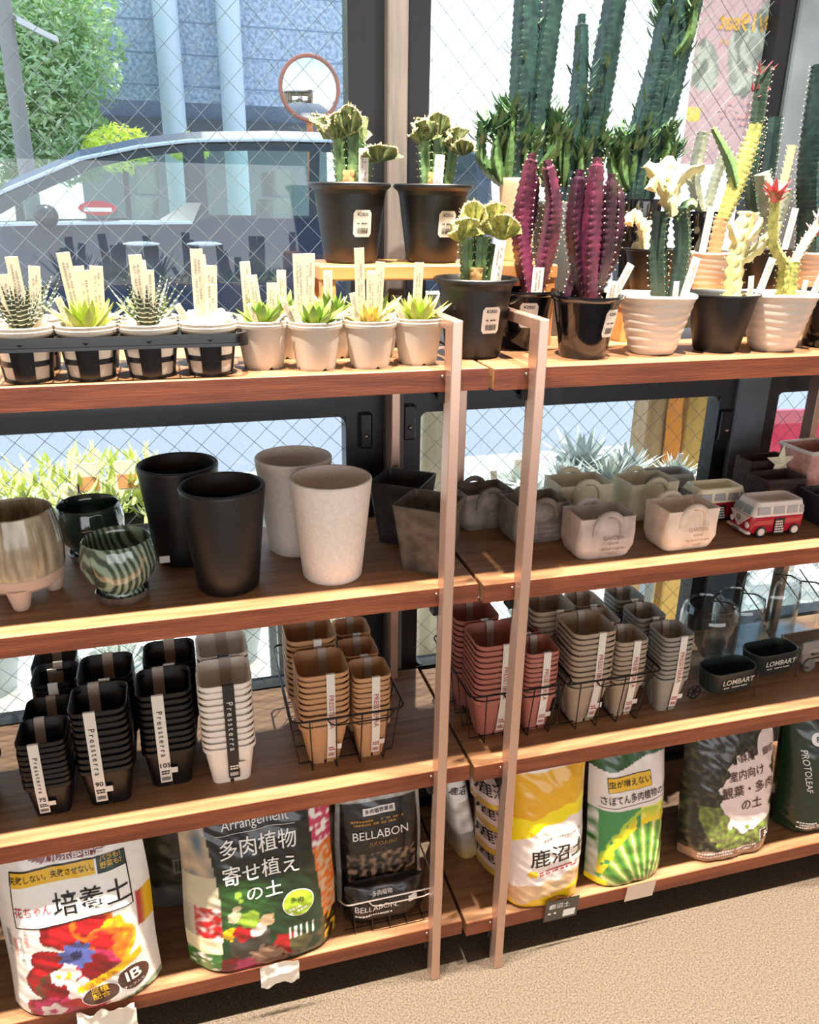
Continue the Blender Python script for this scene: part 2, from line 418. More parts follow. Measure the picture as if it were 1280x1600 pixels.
    # greenery
    def leafcloud(n, c, rad, size, R, up_bias=.3):
        mb = MB()
        for i in range(n):
            while 1:
                p = Vector((R.uniform(-1, 1), R.uniform(-1, 1), R.uniform(-1, 1)))
                if .35 < p.length < 1: break
            p *= .75+.25*noise.noise(p*2.3)+.1
            q = Vector((c[0]+p.x*rad[0], c[1]+p.y*rad[1], c[2]+p.z*rad[2]))
            a = Vector((R.gauss(0, 1), R.gauss(0, 1), R.gauss(-.3, .6))).normalized(); s = size*R.uniform(.6, 1.4)
            b_ = a.orthogonal().normalized(); b_.rotate(Matrix.Rotation(R.uniform(0, 6.3), 3, a))
            mb.add([q-a*s, q-b_*s*.35, q+a*s, q+b_*s*.35], [(0, 1, 2, 3)])
        return mb
    R = random.Random(3)
    LEAF = mat('tree_leaf', '#b0bf9e', .5, scale=1.6, color2='#6f8f70', trans=0)
    bs = LEAF.node_tree.nodes['Principled BSDF']
    def translucent(m, col):
        nt = m.node_tree; b0 = nt.nodes['Principled BSDF']; t = nt.nodes.new('ShaderNodeBsdfTranslucent'); t.inputs[0].default_value = (*lin(col), 1)
        a = nt.nodes.new('ShaderNodeAddShader'); nt.links.new(b0.outputs[0], a.inputs[0]); nt.links.new(t.outputs[0], a.inputs[1]); nt.links.new(a.outputs[0], nt.nodes['Material Output'].inputs[0])
    translucent(LEAF, '#6f8446')
    t = thing('tree', 'leafy green tree across the street behind the utility pole', 'tree', (-1.9, 10, 0))
    obj('trunk', MB().tube([(0, 0, 0), (.05, 0, 1.4), (-.05, .1, 2.6)], [.16, .13, .07], 8), mat('bark', '#4a3f35', .9), t)
    mb = leafcloud(10500, (-.3, 0, 2.7), (1.75, 1.0, 1.35), .055, R)
    mb2 = leafcloud(4200, (-.45, -.2, 1.75), (1.2, .7, .75), .05, R); mb.add(mb2.v, mb2.f)
    mb2 = leafcloud(2600, (.62, -.3, 1.85), (.62, .5, .55), .05, R); mb.add(mb2.v, mb2.f)
    mb2 = leafcloud(3400, (.55, -.4, 3.15), (.85, .7, .75), .05, R); mb.add(mb2.v, mb2.f)
    mb2 = leafcloud(3000, (.5, -.4, 2.55), (.85, .7, .55), .046, R); mb.add(mb2.v, mb2.f)
    obj('foliage', mb, LEAF, t, smooth=0, norm=False)
    for k, (x, z, r, lb) in enumerate(((-.72, 1.75, .3, 'low yellow-green shrub left of the first building pillar'), (.02, 1.78, .17, 'low yellow-green shrub between the two building pillars'))):
        s_ = thing('shrub', lb, 'shrub', (x, 9.2, 0))
        SL = mat('shrub_leaf', '#a8b84a', .6, scale=3, color2='#86a04a')
        if k == 0: translucent(SL, '#b4b04a')
        obj('foliage', leafcloud(700, (0, 0, z), (r*1.5, .4, r), .05, R), SL, s_, smooth=0, norm=False)
        obj('stem', MB().tube([(0, 0, 0), (.03, 0, z)], .03), mat('bark', '#4a3f35'), s_)
    # hill behind, right
    # poster on the outside of the glass
    pb = thing('poster', 'faded pink event poster taped to the outside of the glass', 'poster', (.65, .3425, 1.43))
    W, H = .206, .30; mb = MB(); mb.c = []
    nx, ny = 60, 84
    for j in range(ny+1):
        for i in range(nx+1):
            x = -W/2+W*i/nx; z = -.15+.35*j/ny; mb.v.append((x, 0, z))
            u, v = i/nx, (j/ny)
            c = lin('#c9a6aa')
            n1 = noise.noise(Vector((u*6, v*9, 1.3)))
            if v > .86+.03*sin(u*4): c = lin('#e6d48c')
            for cu, cv, ru, rv in ((.47, .45, .2, .13), (.78, .62, .24, .12), (.13, .42, .13, .1)):
                if ((u-cu)/ru)**2+((v-cv)/rv)**2+n1*.9 < 1: c = lin('#9c9c92') if n1 > .05 else (lin('#b9b8ac') if n1 > -.25 else lin('#83857d'))
            if u < .12 and .18 < v < .25: c = lin('#d6c46a')
            mb.c.append(c)
    mb.f = [(j*(nx+1)+i, j*(nx+1)+i+1, (j+1)*(nx+1)+i+1, (j+1)*(nx+1)+i) for j in range(ny) for i in range(nx)]
    PM = mat('poster_paper', attr=True, rough=.7)
    nt = PM.node_tree; tr = nt.nodes.new('ShaderNodeBsdfTranslucent'); mx = nt.nodes.new('ShaderNodeMixShader'); mx.inputs[0].default_value = .6
    at = [n for n in nt.nodes if n.bl_idname == 'ShaderNodeAttribute'][0]
    nt.links.new(at.outputs['Color'], tr.inputs[0]); nt.links.new(nt.nodes['Principled BSDF'].outputs[0], mx.inputs[1]); nt.links.new(tr.outputs[0], mx.inputs[2]); nt.links.new(mx.outputs[0], nt.nodes['Material Output'].inputs[0])
    obj('sheet', mb, PM, pb, smooth=0)
    tx = MB(); vs, fs = text2d('9/19sat', .034, .03)
    put(tx, ([(-x, y) for x, y in vs], fs), lambda x, z: (x, -.0012, z), (-.015, .06))
    vs, fs = text2d('sale', .014, 0)
    put(tx, ([(-x, y) for x, y in vs], fs), lambda x, z: (x, -.0012, z), (-.05, .032))
    obj('lettering', tx, mat('poster_gold', '#b58f4e', .6), pb, smooth=0)
    tx = MB()
    vs, fs = dashes(.09, .04, 4, 5, .7); put(tx, (vs, fs), lambda x, z: (x, -.0012, z), (.0, -.07))
    obj('small_print', tx, mat('poster_rose', '#b08a92', .6), pb, smooth=0)
    return leafcloud, translucent
leafcloud, translucent = outdoor()
# ------------------------------------------------------------------ pots and plants of the top shelf
SOIL = mat('soil', '#3b2c20', .95, scale=250, color2='#6a5138', bump=.6, bscale=300)
PUMICE = mat('pumice', '#b9a68b', .95, scale=300, color2='#6d5a45', bump=.8, bscale=350)
WPOT = mat('white_plastic', '#bfb4a5', .42, sss=0)
BPOT = mat('black_plastic', '#0c0d0f', .45, bump=.08, bscale=60)
BGLOSS = mat('glossy_black', '#0b0c12', .1, coat=.6)
WCER = mat('white_ceramic', '#d2c6b9', .38)
CPOT = mat('cream_pot', '#d8c3a4', .5)
GPOT = mat('smoke_pot', '#5b6062', .3)
SPINE = mat('spine_pale', '#e8dcb8', .6)
def pot_part(par, kind, s=1.0, soil=None):
    K = {'small': ([(0, .003), (.0235, .0), (.0245, .004), (.0308, .0495), (.0332, .0500), (.0338, .0535), (.0328, .0542), (.0334, .0575), (.0322, .0585), (.0305, .0565), (.0288, .044)], WPOT, .047, .0293),
         'nursery': ([(0, .004), (.034, 0), (.0375, .006), (.0405, .03), (.0488, .093), (.0535, .0965), (.056, .0985), (.056, .1015), (.0545, .103), (.0525, .1), (.0465, .084)], BPOT, .09, .0478),
         'gloss': ([(0, .002), (.0305, 0), (.032, .0025), (.036, .03), (.0445, .0745), (.047, .076), (.0485, .079), (.048, .082), (.0462, .0815), (.044, .074), (.0425, .068)], BGLOSS, .071, .0432),
         'matte': ([(0, .002), (.030, 0), (.0315, .003), (.047, .0765), (.0515, .0785), (.0515, .0805), (.0495, .081), (.0465, .077), (.0445, .068)], BPOT, .07, .045),
         'tall': ([(0, .002), (.026, 0), (.0275, .003), (.0365, .130), (.0375, .136), (.0368, .14), (.0352, .139), (.034, .128)], BGLOSS, .13, .0341),
         }
    if kind == 'ridged':
        pr = [(0, .002), (.0285, 0), (.0305, .002)]
        for k in range(41):
            z = .004+.072*k/40; r = .031+.0195*(k/40)**.9+.0011*abs(sin(pi*k/40*6.5))
            pr.append((r, z))
        pr += [(.0535, .078), (.0532, .0805), (.0512, .081), (.0485, .077), (.046, .066)]
        p = (pr, WCER, .069, .0467)
    else: p = K[kind]
    m = {'cream': CPOT, 'smoke': GPOT, 'white': WCER, 'black': BPOT}.get(soil, p[1])
    wob = None
    if kind == 'small': wob = lambda j, i: (.0035 if i == 1 and j % 10 == 0 else 0)
    mb = MB().lathe([(r*s, z*s) for r, z in p[0]], 40, c0=False, c1=False, wob=wob)
    o = obj('pot', mb, m, par, norm=True)
    if kind == 'ridged':
        for v in o.data.vertices:
            v.co.z += .0009*sin(atan2(v.co.y, v.co.x)*3+v.co.z*90)
    obj('soil', MB().lathe([(p[3]*s*.997, p[2]*s), (p[3]*s*.6, p[2]*s+.002), (.002, p[2]*s+.003)], 20, c0=False), PUMICE if kind in ('small', 'ridged', 'matte') else SOIL, par, norm=False)
    return o, p[0], p[2]*s
def stake(par, x, y, z, L, w, tilt=0, lean=.05, yaw=0, m=None, rows=5, seed=1, round_top=False):
    M = Matrix.Translation((x, y, z)) @ Matrix.Rotation(yaw, 4, 'Z') @ Matrix.Rotation(tilt, 4, 'Y') @ Matrix.Rotation(lean, 4, 'X')
    o = obj('plant_label', MB().box(-w/2, -.0005, -.012, w/2, .0005, L, M), m or WHITE, par, bev=.0003)
    p = MB(); vs, fs = dashes(L*.6, w*.55, 2, seed, .6)
    put(p, (vs, fs), lambda a, b: tuple(M@Vector((b, -.0008, L*.6+a))), (0, 0))
    obj('print', p, mat('faint_ink', '#a1968a', .6), o, smooth=0)
    return o
def sticker(par, prof, ang, z0, w, h, price='¥2800', s=1):
    """price label on a round pot; ang measured from -y towards +x"""
    pr = [(r*s, z*s) for r, z in prof]
    def rad(z):
        for (ra, za), (rb, zb) in zip(pr[1:], pr[2:]):
            if za <= z <= zb and zb > za: return ra+(rb-ra)*(z-za)/(zb-za)
        return pr[4][0]
    def fn(off):
        def f(a, b):
            z = z0+b; r = rad(z)+off; t = ang+a/r
            return (r*sin(t), -r*cos(t), z)
        return f
    st = obj('price_sticker', put(MB(), rectgrid(w, h, 8, 8, .003), fn(.0008)), WHITE, par)
    t = put(MB(), text2d(price, w*.24, .01), fn(.0012), (0, h*.33))
    put(t, bars(w*.62, h*.22, 12, 3), fn(.0012), (0, -h*.27))
    put(t, dashes(w*.6, h*.1, 1, 4), fn(.0012), (0, h*.0))
    obj('print', t, INK, st, smooth=0)
def leaf(mb, c, az, e0, e1, L, w, th=.3, n=5, shape=.35):
    """fleshy leaf from c, heading az, elevation going from e0 to e1"""
    p = Vector(c); side = Vector((-sin(az), cos(az), 0)); rings = []
    for i in range(n+1):
        t = i/n; e = e0+(e1-e0)*t
        d = Vector((cos(az)*cos(e), sin(az)*cos(e), sin(e))); nrm = side.cross(d)
        ww = w*(min(1, .55+t/shape*.45) if t < shape else max(.04, 1-((t-shape)/(1-shape))**1.6))
        rings.append([p+side*ww/2, p+nrm*ww*th*.35, p-side*ww/2, p-nrm*ww*th])
        p = p+d*(L/n)
    mb.loft(rings)
def rosette(n, L, w, e=(20, 80), R=None, th=.3, shape=.4, curl=15, z=.048, jit=.15, r0=.003):
    mb = MB()
    for i in range(n):
        t = i/max(1, n-1); az = i*2.39996+R.uniform(-.2, .2); el = radians(e[0]+(e[1]-e[0])*t)
        l = L*(1-.45*t)*R.uniform(1-jit, 1+jit)
        leaf(mb, (r0*cos(az), r0*sin(az), z+.004*t), az, el, el+radians(curl*R.uniform(.3, 1.4)), l, w*R.uniform(.85, 1.1)*(1-.3*t), th, shape=shape)
    return mb
def band_mat(name, c1, c2, sc):
    m = mat(name, c1, .45); nt = m.node_tree
    tc = nt.nodes.new('ShaderNodeTexCoord'); w = nt.nodes.new('ShaderNodeTexWave'); w.bands_direction = 'Z'; w.inputs['Scale'].default_value = sc; w.inputs['Distortion'].default_value = 1.2
    r = nt.nodes.new('ShaderNodeValToRGB'); r.color_ramp.elements[0].position = .84; r.color_ramp.elements[1].position = .92
    r.color_ramp.elements[0].color = (*lin(c1), 1); r.color_ramp.elements[1].color = (*lin(c2), 1)
    nt.links.new(tc.outputs['Object'], w.inputs['Vector']); nt.links.new(w.outputs['Fac'], r.inputs[0]); nt.links.new(r.outputs[0], nt.nodes['Principled BSDF'].inputs['Base Color'])
    return m
ZEBRA = band_mat('zebra_leaf', '#2c3a26', '#dfe2d0', 60)
LIME = mat('lime_leaf', '#b5c25a', .45, scale=40, color2='#8ea03e')
GRASS = mat('rosette_green', '#7f9a3c', .45, scale=60, color2='#5c7a2c')
MID = mat('rosette_olive', '#9fae55', .45, scale=70, color2='#b88a4a')
FUZZ = mat('pale_succulent', '#8fa07c', .7, scale=90, color2='#c9cfb4', bump=.4, bscale=500)
R = random.Random(11)
def small_plant(kind, par):
    if kind == 'zebra': obj('plant', rosette(38, .066, .006, (46, 86), R, .35, .3, 10, jit=.25), ZEBRA, par)
    elif kind == 'lime': obj('plant', rosette(34, .05, .0125, (28, 80), R, .3, .45, 20), LIME, par)
    elif kind == 'green': obj('plant', rosette(26, .043, .0135, (22, 78), R, .3, .5, 22, jit=.25), GRASS, par)
    elif kind == 'olive': obj('plant', rosette(30, .042, .0105, (15, 75), R, .28, .45, 22), MID, par)
    elif kind == 'fuzz':
        mb = MB()
        for i in range(26):
            a, r = R.uniform(0, 6.3), .024*sqrt(R.random()); mb.ball((r*cos(a), r*sin(a), .054+.006*R.random()), .0065*R.uniform(.7, 1.2), 8, 5)
        obj('plant', mb, FUZZ, par)
def small_pot(label, x, y, kind, labels, rz=0, group=None, z=Z1):
    t = thing('potted_succulent', label, 'potted plant', (x, y, z), rz, group)
    pot_part(t, 'small'); small_plant(kind, t)
    for k, (lx, ly, L, w, tilt) in enumerate(labels): stake(t, lx, ly, .05, L, w, tilt, .06, .1-rz, CREAM, seed=k+int(x*-100))
    return t
# carry tray with open-work cups
TRAY = thing('carry_tray', 'black openwork plastic plant tray holding small white pots', 'tray', (-.352, .072, Z1))
TBL = mat('tray_black', '#0f1012', .28)
tr = MB(); hx, hy = .142, .064
for z0, z1, o in ((.036, .0395, .002), (.0465, .0502, .0005), (.0395, .0465, -.001)):
    q = [rsq(2*(hx+o), 2*(hy+o), .016, z) for z in (z0, z1)]; qi = [rsq(2*(hx-.004), 2*(hy-.004), .013, z) for z in (z1, z0)]
    tr.loft(q+qi, cyc=True)
cx_ = [-.1, -.0333, .0333, .1]
obj('rim', tr, TBL, TRAY)
for ix in cx_:
    for iy in (-.032, .032):
        c = MB()
        for z, h in ((.0015, .004), (.02, .006), (.045, .006)):
            r = .024+.0068*z/.05; c.loft([[(ix+rr*cos(2*pi*j/24), iy+rr*sin(2*pi*j/24), zz) for j in range(24)] for rr, zz in ((r, z-.0015), (r+.0012, z-.0015), (r+.0012, z+h-.0015), (r, z+h-.0015))], cyc=True)
        for k in range(4):
            a0 = k*pi/2-pi/2; w = .42
            c.loft([[((r)*cos(a0+w*(u))+ix, (r)*sin(a0+w*(u))+iy, z) for u in (-1, -.5, 0, .5, 1)]+[((r+.0012)*cos(a0+w*(u))+ix, (r+.0012)*sin(a0+w*(u))+iy, z) for u in (1, .5, 0, -.5, -1)] for r, z in ((.0243, .001), (.0302, .044))])
        c.lathe([(.024, 0), (.008, .001)], 24, ix, iy, False, False)
        obj('cup', c, TBL, TRAY)
bw = MB()
for sx in cx_: bw.box(sx-.0332, -.0615, .044, sx-.0318, .0615, .047)
bw.box(-hx, -.001, .044, hx, .001, .047)
obj('web', bw, TBL, TRAY)
trow = [('zebra', 'dark striped haworthia'), ('lime', 'lime green rosette succulent'), ('zebra', 'pale striped haworthia'), ('fuzz', 'tiny pale mound succulent')]
lab = [[(-.008, .008, .062, .013, -.08), (.002, .016, .08, .013, -.05), (.012, .02, .07, .012, .1)], [(-.006, .01, .085, .014, -.1), (.004, .004, .066, .014, 0), (.014, .012, .07, .014, .06), (-.014, -.004, .04, .008, -.3)], [(-.004, .01, .082, .014, -.02), (.004, .004, .066, .013, .03)], [(-.004, .012, .088, .014, 0), (.006, .008, .07, .014, .06), (.004, 0, .05, .014, .05), (-.018, .004, .032, .008, -.5)]]
pos = ['leftmost', 'second from left', 'third from left', 'rightmost']
for i, (k, d) in enumerate(trow):
    small_pot(f'{d} in a white pot, {pos[i]} in the tray front row', -.352+cx_[i], .072-.032, k, lab[i], .1*i, z=Z1+.0026)
    k2 = ['zebra', 'fuzz', 'green', 'fuzz'][i]
    small_pot('white pot in the tray back row behind the '+d, -.352+cx_[i], .072+.032, k2, [(.004*i-.004, .01, .06+.006*i, .013, -.05)], .5, z=Z1+.0026)
# row of white pots on the shelf edge
row = [(-.187, .066, 'green', 'dark green and red rosette', 'beside the black tray', [(-.01, .014, .075, .0125, -.04), (.0, .008, .06, .0125, -.12), (.016, .006, .05, .0125, .02), (-.01, -.01, .03, .007, -.3)]),
       (-.125, .046, 'green', 'pointed green rosette', 'second pot right of the black tray', [(-.012, .014, .085, .014, -.02), (.0, .018, .085, .014, .03), (-.024, .002, .04, .008, -.45), (-.022, -.008, .03, .008, -.4)]),
       (-.057, .045, 'olive', 'yellow-tipped rosette', 'third pot right of the black tray', [(-.008, .008, .092, .0125, -.04), (.006, .008, .062, .0125, -.02), (.017, .014, .075, .0115, .04), (-.018, -.006, .042, .008, -.2)]),
       (.009, .056, 'lime', 'pale green rosette', 'beside the post of the left unit', [(-.001, .006, .074, .0125, .02), (-.018, -.004, .03, .008, -.55)])]
for x, y, k, d, w, l in row:
    small_pot(f'{d} in a small white pot, {w}', x, y, k, l, R.uniform(0, .5))
for i, (x, y) in enumerate(((-.152, .135), (-.09, .125), (-.032, .118))):
    small_pot(('green rosette pot in the second row behind the ' + ['pointed green rosette', 'yellow-tipped rosette', 'pale green rosette'][i]), x, y, 'green', [(0, .008, .06, .012, 0)], .4*i)

# risers
PINE = mat('pine', '#c08a52', .45, scale=7, color2='#b9743a', stretch=(1, 9, 9))
rs = thing('plant_riser', 'pine bench riser under the two crested cactus pots', 'riser', (.112, .212, Z1))
obj('top_board', MB().box(-.212, -.062, .095, .132, .07, .1143), PINE, rs, bev=.002)
for sx in (-.21, .11):
    obj('leg', MB().box(sx, -.06, 0, sx+.02, -.04, .095), PINE, rs, bev=.001)
    obj('leg', MB().box(sx, .045, 0, sx+.02, .065, .095), PINE, rs, bev=.001)
rs2 = thing('plant_riser', 'low wooden riser under the back rows at the right', 'riser', (.665, .222, Z1))
obj('top_board', MB().box(-.309, -.068, .05, .3, .068, .0643), PINE, rs2, bev=.002)
for sx in (-.306, .28): obj('side_panel', MB().box(sx, -.066, 0, sx+.016, .066, .05), PINE, rs2, bev=.001)

# cacti
def ribbed(path, rad, ribs=4, depth=.45, tooth=.0085, rot=0, wig=.12):
    """columnar stem; returns stem mesh and spine mesh"""
    P = [Vector(p) for p in path]; L = [0]
    for a, b in zip(P, P[1:]): L.append(L[-1]+(b-a).length)
    n = max(6, int(L[-1]/(tooth/3))); mb, sp = MB(), MB(); rings = []; u0 = Vector((1, 0, 0))
    def at(s):
        for k in range(len(P)-1):
            if s <= L[k+1] or k == len(P)-2:
                t = (s-L[k])/(L[k+1]-L[k]); q = lambda i: P[max(0, min(len(P)-1, i))]
                a, b, c, d = q(k-1), q(k), q(k+1), q(k+2)
                return .5*((2*b)+(c-a)*t+(2*a-5*b+4*c-d)*t*t+(3*b-a-3*c+d)*t**3)
    for i in range(n+1):
        s = L[-1]*i/n; p = at(s); d = (at(min(L[-1], s+.002))-at(max(0, s-.002))).normalized()
        u = (u0-d*u0.dot(d)).normalized(); v = d.cross(u); u0 = u; t = i/n
        rr = rad(t) if callable(rad) else rad
        ring = []
        for k in range(ribs):
            for q, f in ((-.5, 1-depth), (-.2, 1-depth*.55), (0, 1), (.2, 1-depth*.55)):
                a = rot+2*pi*(k+q)/ribs; r_ = rr*(f+(wig*sin(2*pi*s/tooth) if q == 0 else 0))
                ring.append(p+u*r_*cos(a)+v*r_*sin(a))
            if i % 3 == 1 and i > 1:
                a = rot+2*pi*k/ribs; o = u*cos(a)+v*sin(a); tip = p+o*rr*(1+wig)
                for dd in (.35, -.35):
                    e = d*.0009
                    sp.add([tip-e*.7-v*.0004, tip+e*.7, tip-e*.7+v*.0004, tip+o*.0022+d*.0022*dd], [(0, 1, 3), (1, 2, 3), (2, 0, 3)])
        rings.append(ring)
    tipp = at(L[-1]); mb.loft(rings)
    return mb, sp
def merge(*ms):
    o = MB()
    for m in ms: o.add(m.v, m.f)
    return o
CG = mat('cactus_green', '#5f7d4a', .5, scale=50, color2='#3d5a38', bump=.15)
CD = mat('cactus_dark', '#33493c', .5, scale=40, color2='#22362c')
CT = mat('cactus_teal', '#27433f', .5, scale=60, color2='#13282a')
CTAN = mat('cactus_corky', '#c9a46a', .7, scale=120, color2='#8c6a3e')
CREST = mat('crest_olive', '#7d8a58', .6, scale=120, color2='#4c5638', bump=.4, bscale=300)
CRESTY = mat('crest_yellow', '#b9b566', .6, scale=140, color2='#75803f', bump=.4, bscale=300)
CEDGE = mat('crest_edge', '#d8c79a', .7)
PURP = mat('purple_stem', '#6a2a44', .4, scale=45, color2='#35182a')
PURPD = mat('purple_dark', '#4a2038', .4, scale=50, color2='#241620')
GHOST = mat('ghost_cream', '#ddd6a0', .5, scale=70, color2='#c2bd86')
SPOT = mat('spotted_stem', '#a8a45a', .5, scale=110, color2='#7b7f45')
GREYC = mat('grey_cactus', '#8f9582', .6, scale=60, color2='#73796b')
ORANGEB = mat('orange_base', '#c9825a', .6)
REDL = mat('red_leaf', '#c0505a', .45)
TLEAF = mat('milk_leaf', '#3c5c42', .45, scale=50, color2='#5b7a55')
BEIGE = mat('beige_stem', '#b6a888', .6)
def crest(mb, ed, c, az, W, H, curl, R, th=.006):
    """ruffled fan crest growing from c"""
    n = 26; rows = 6; base = Vector(c); side = Vector((cos(az), sin(az), 0)); out = Vector((-sin(az), cos(az), 0)); rings = []
    for i in range(n+1):
        a = -1.45+2.9*i/n; ring = []
        for k in range(rows+1):
            t = k/rows; r = t
            p = base+side*(W*sin(a)*r)+Vector((0, 0, 1))*(H*cos(a*.85)*r)+out*(.008*t*sin(7*a+az)+curl*t*t)
            ring.append((p, t))
        L = [p+out*th*(1-.3*t) for p, t in ring]; Rr = [p-out*th*(1-.3*t) for p, t in reversed(ring)]
        rings.append(L+Rr)
        tip = ring[-1][0]
        for q in range(3):
            d = Vector((R.gauss(0, 1), R.gauss(0, 1), R.gauss(.5, .6))).normalized(); o = tip+out*R.uniform(-th, th)*.7
            ed.add([o+Vector((-.0012, 0, 0)), o+Vector((.0012, 0, 0)), o+Vector((0, .0014, 0)), o+d*R.uniform(.003, .006)], [(0, 1, 3), (1, 2, 3), (2, 0, 3)])
            ed.ball(o, .0013, 5, 3)
    mb.loft(rings)
def crested_pot(label, x, y, z, lobes, bright, stake_at, H=.06):
    t = thing('potted_cactus', label, 'potted plant', (x, y, z))
    o, prof, sz = pot_part(t, 'nursery')
    R = random.Random(int(x*1000)+5)
    st, sp = MB(), MB()
    H += 0 if bright else .008
    for (dx, h, r) in ((-.012, H, .0105), (.006, H*1.06, .0125), (.022, H*.9, .0085)):
        a, b = ribbed([(dx*.7, 0, sz-.004), (dx, 0, sz+h*.5), (dx*1.15, 0, sz+h)], r, 5, .35); st.add(a.v, a.f); sp.add(b.v, b.f)
    obj('stem', st, CG, t); obj('spines', sp, SPINE, t, smooth=0)
    co, cs = ribbed([(-.002, -.004, sz-.004), (-.001, -.0045, sz+H*.42)], .0125, 5, .3)
    obj('corky_base', co, CTAN, t)
    cr, ed = MB(), MB()
    for (lx, ly, lz, az, W, HH, cu) in lobes: crest(cr, ed, (lx, ly, sz+lz+(0 if bright else .008)), az, W*.94, HH*(.95 if bright else .82), cu, R)
    obj('crest', cr, CRESTY if bright else CREST, t); obj('crest_margin', ed, CEDGE, t, smooth=0)
    for k, (a, b, L, w, ti) in enumerate(stake_at): stake(t, a, b, sz, L, w, ti, .03, 0, WHITE, 6, k+3)
    sticker(t, prof, .18, .052, .026, .034)
    return t
crested_pot('left black nursery pot with a crested cactus on the pine riser', -.045, .212, 1.1333, [(-.018, 0, .055, .2, .02, .042, -.01), (.0, -.005, .06, -.3, .02, .045, -.012), (.016, .004, .055, .5, .018, .042, .006), (.036, -.008, .03, .1, .03, .026, -.016), (-.028, .006, .058, 1.2, .018, .036, .01)], False, [(.014, -.02, .055, .0135, .02)])
sticker_pot = crested_pot('right black nursery pot with a crested cactus on the pine riser', .074, .212, 1.1333, [(-.02, 0, .055, .2, .022, .036, -.012), (.004, 0, .06, -.2, .02, .042, -.01), (.024, .0, .05, .4, .022, .034, -.012), (.04, -.004, .042, -.3, .018, .024, -.014), (-.006, .008, .056, 1.1, .018, .04, .01)], False, [(-.002, -.024, .05, .0135, .05)])
crested_pot('black nursery pot with a yellow-crested cactus beside the post on the front edge', .098, .093, Z1, [(-.028, -.004, .058, .3, .024, .03, -.016), (-.008, 0, .066, -.2, .02, .042, -.008), (.014, 0, .066, .3, .02, .042, -.01), (.034, -.002, .058, -.4, .026, .034, -.014), (.004, .01, .06, 1.3, .02, .036, .01)], True, [(.02, -.018, .06, .0145, .1)])
def stems_pot(label, name, x, y, z, kind, potcol, stems, m, spine=True, stakes=(), stk=None, s=1.0, extra=None, ribs=3):
    t = thing(name, label, 'potted plant', (x, y, z))
    o, prof, sz = pot_part(t, kind, s, potcol)
    sp = MB()
    for q in stems:
        path, r = q[0], q[1]; mm = q[2] if len(q) > 2 else m
        a, b = ribbed([(px-x, py-y, pz-z) for px, py, pz in path], r, q[3] if len(q) > 3 else ribs, .45, wig={'ghost_cream': .26, 'cactus_teal': .06}.get(mm.name, .13), tooth=.015 if mm.name == 'ghost_cream' else .0085)
        obj('stem', a, mm, t); sp.add(b.v, b.f)
    if spine: obj('spines', sp, SPINE if spine is True else spine, t, smooth=0)
    for k, (a, b, L, w, ti) in enumerate(stakes): stake(t, a, b, sz, L, w, ti, .03, 0, WHITE, 6, k+7)
    if stk: sticker(t, prof, stk[0], stk[1], stk[2], stk[3], s=s)
    if extra: extra(t, sz)
    return t
taper = lambda r: (lambda t: r*(.75+.35*sin(pi*min(1, t*1.1)))*(1 if t < .93 else .6))
stems_pot('glossy black pot with two curved purple stems behind the right unit post', 'potted_euphorbia', .192, .142, Z1, 'gloss', None,
          [([(.2, .14, 1.085), (.182, .14, 1.149), (.178, .14, 1.203), (.189, .14, 1.276)], taper(.0135)), ([(.204, .142, 1.085), (.219, .14, 1.154), (.224, .14, 1.212), (.21, .14, 1.268)], taper(.0135)), ([(.186, .15, 1.14), (.196, .15, 1.2), (.2, .15, 1.25)], taper(.009), PURPD)], PURP, SPINE, [(.003, -.03, .042, .0165, .02)], (-.25, .05, .026, .034))
stems_pot('glossy black pot with a cluster of thick purple stems on the front edge', 'potted_euphorbia', .245, .058, Z1, 'gloss', None,
          [([(.245, .058, 1.085), (.226, .058, 1.15), (.217, .058, 1.197), (.219, .058, 1.254)], taper(.0135)), ([(.245, .05, 1.085), (.237, .046, 1.142), (.235, .046, 1.21), (.237, .048, 1.268)], taper(.0145), PURP), ([(.25, .06, 1.085), (.26, .054, 1.145), (.262, .054, 1.205), (.262, .054, 1.25)], taper(.013)), ([(.255, .066, 1.085), (.278, .066, 1.15), (.284, .066, 1.2), (.28, .066, 1.235)], taper(.011)), ([(.228, .078, 1.085), (.246, .076, 1.17), (.25, .076, 1.25)], taper(.012))], PURPD, SPINE, [(.022, -.022, .03, .014, .08), (.036, .0, .055, .0115, .45)], (.5, .048, .026, .036))
def ghost_extra(t, sz):
    pass
stems_pot('white ridged pot with two dark stems topped by a cream cactus head', 'potted_euphorbia', .357, .066, Z1, 'ridged', None,
          [([(.362, .064, 1.08), (.349, .064, 1.149), (.347, .064, 1.206)], .0135, CD, 4), ([(.382, .064, 1.08), (.386, .064, 1.157), (.374, .064, 1.212)], .0135, CD, 4),
           ([(.36, .06, 1.2), (.349, .06, 1.235), (.332, .06, 1.25), (.314, .06, 1.262)], taper(.0125)), ([(.352, .06, 1.215), (.346, .06, 1.245), (.347, .06, 1.273)], taper(.0125)), ([(.354, .06, 1.215), (.368, .06, 1.25), (.4, .06, 1.262)], taper(.0085)), ([(.34, .055, 1.235), (.326, .052, 1.245), (.318, .05, 1.232)], .0085), ([(.372, .066, 1.195), (.384, .06, 1.215), (.392, .058, 1.212)], .0085, CG)], GHOST, SPINE, [(.012, -.024, .03, .0085, -.03), (.026, -.02, .062, .0125, .22)])
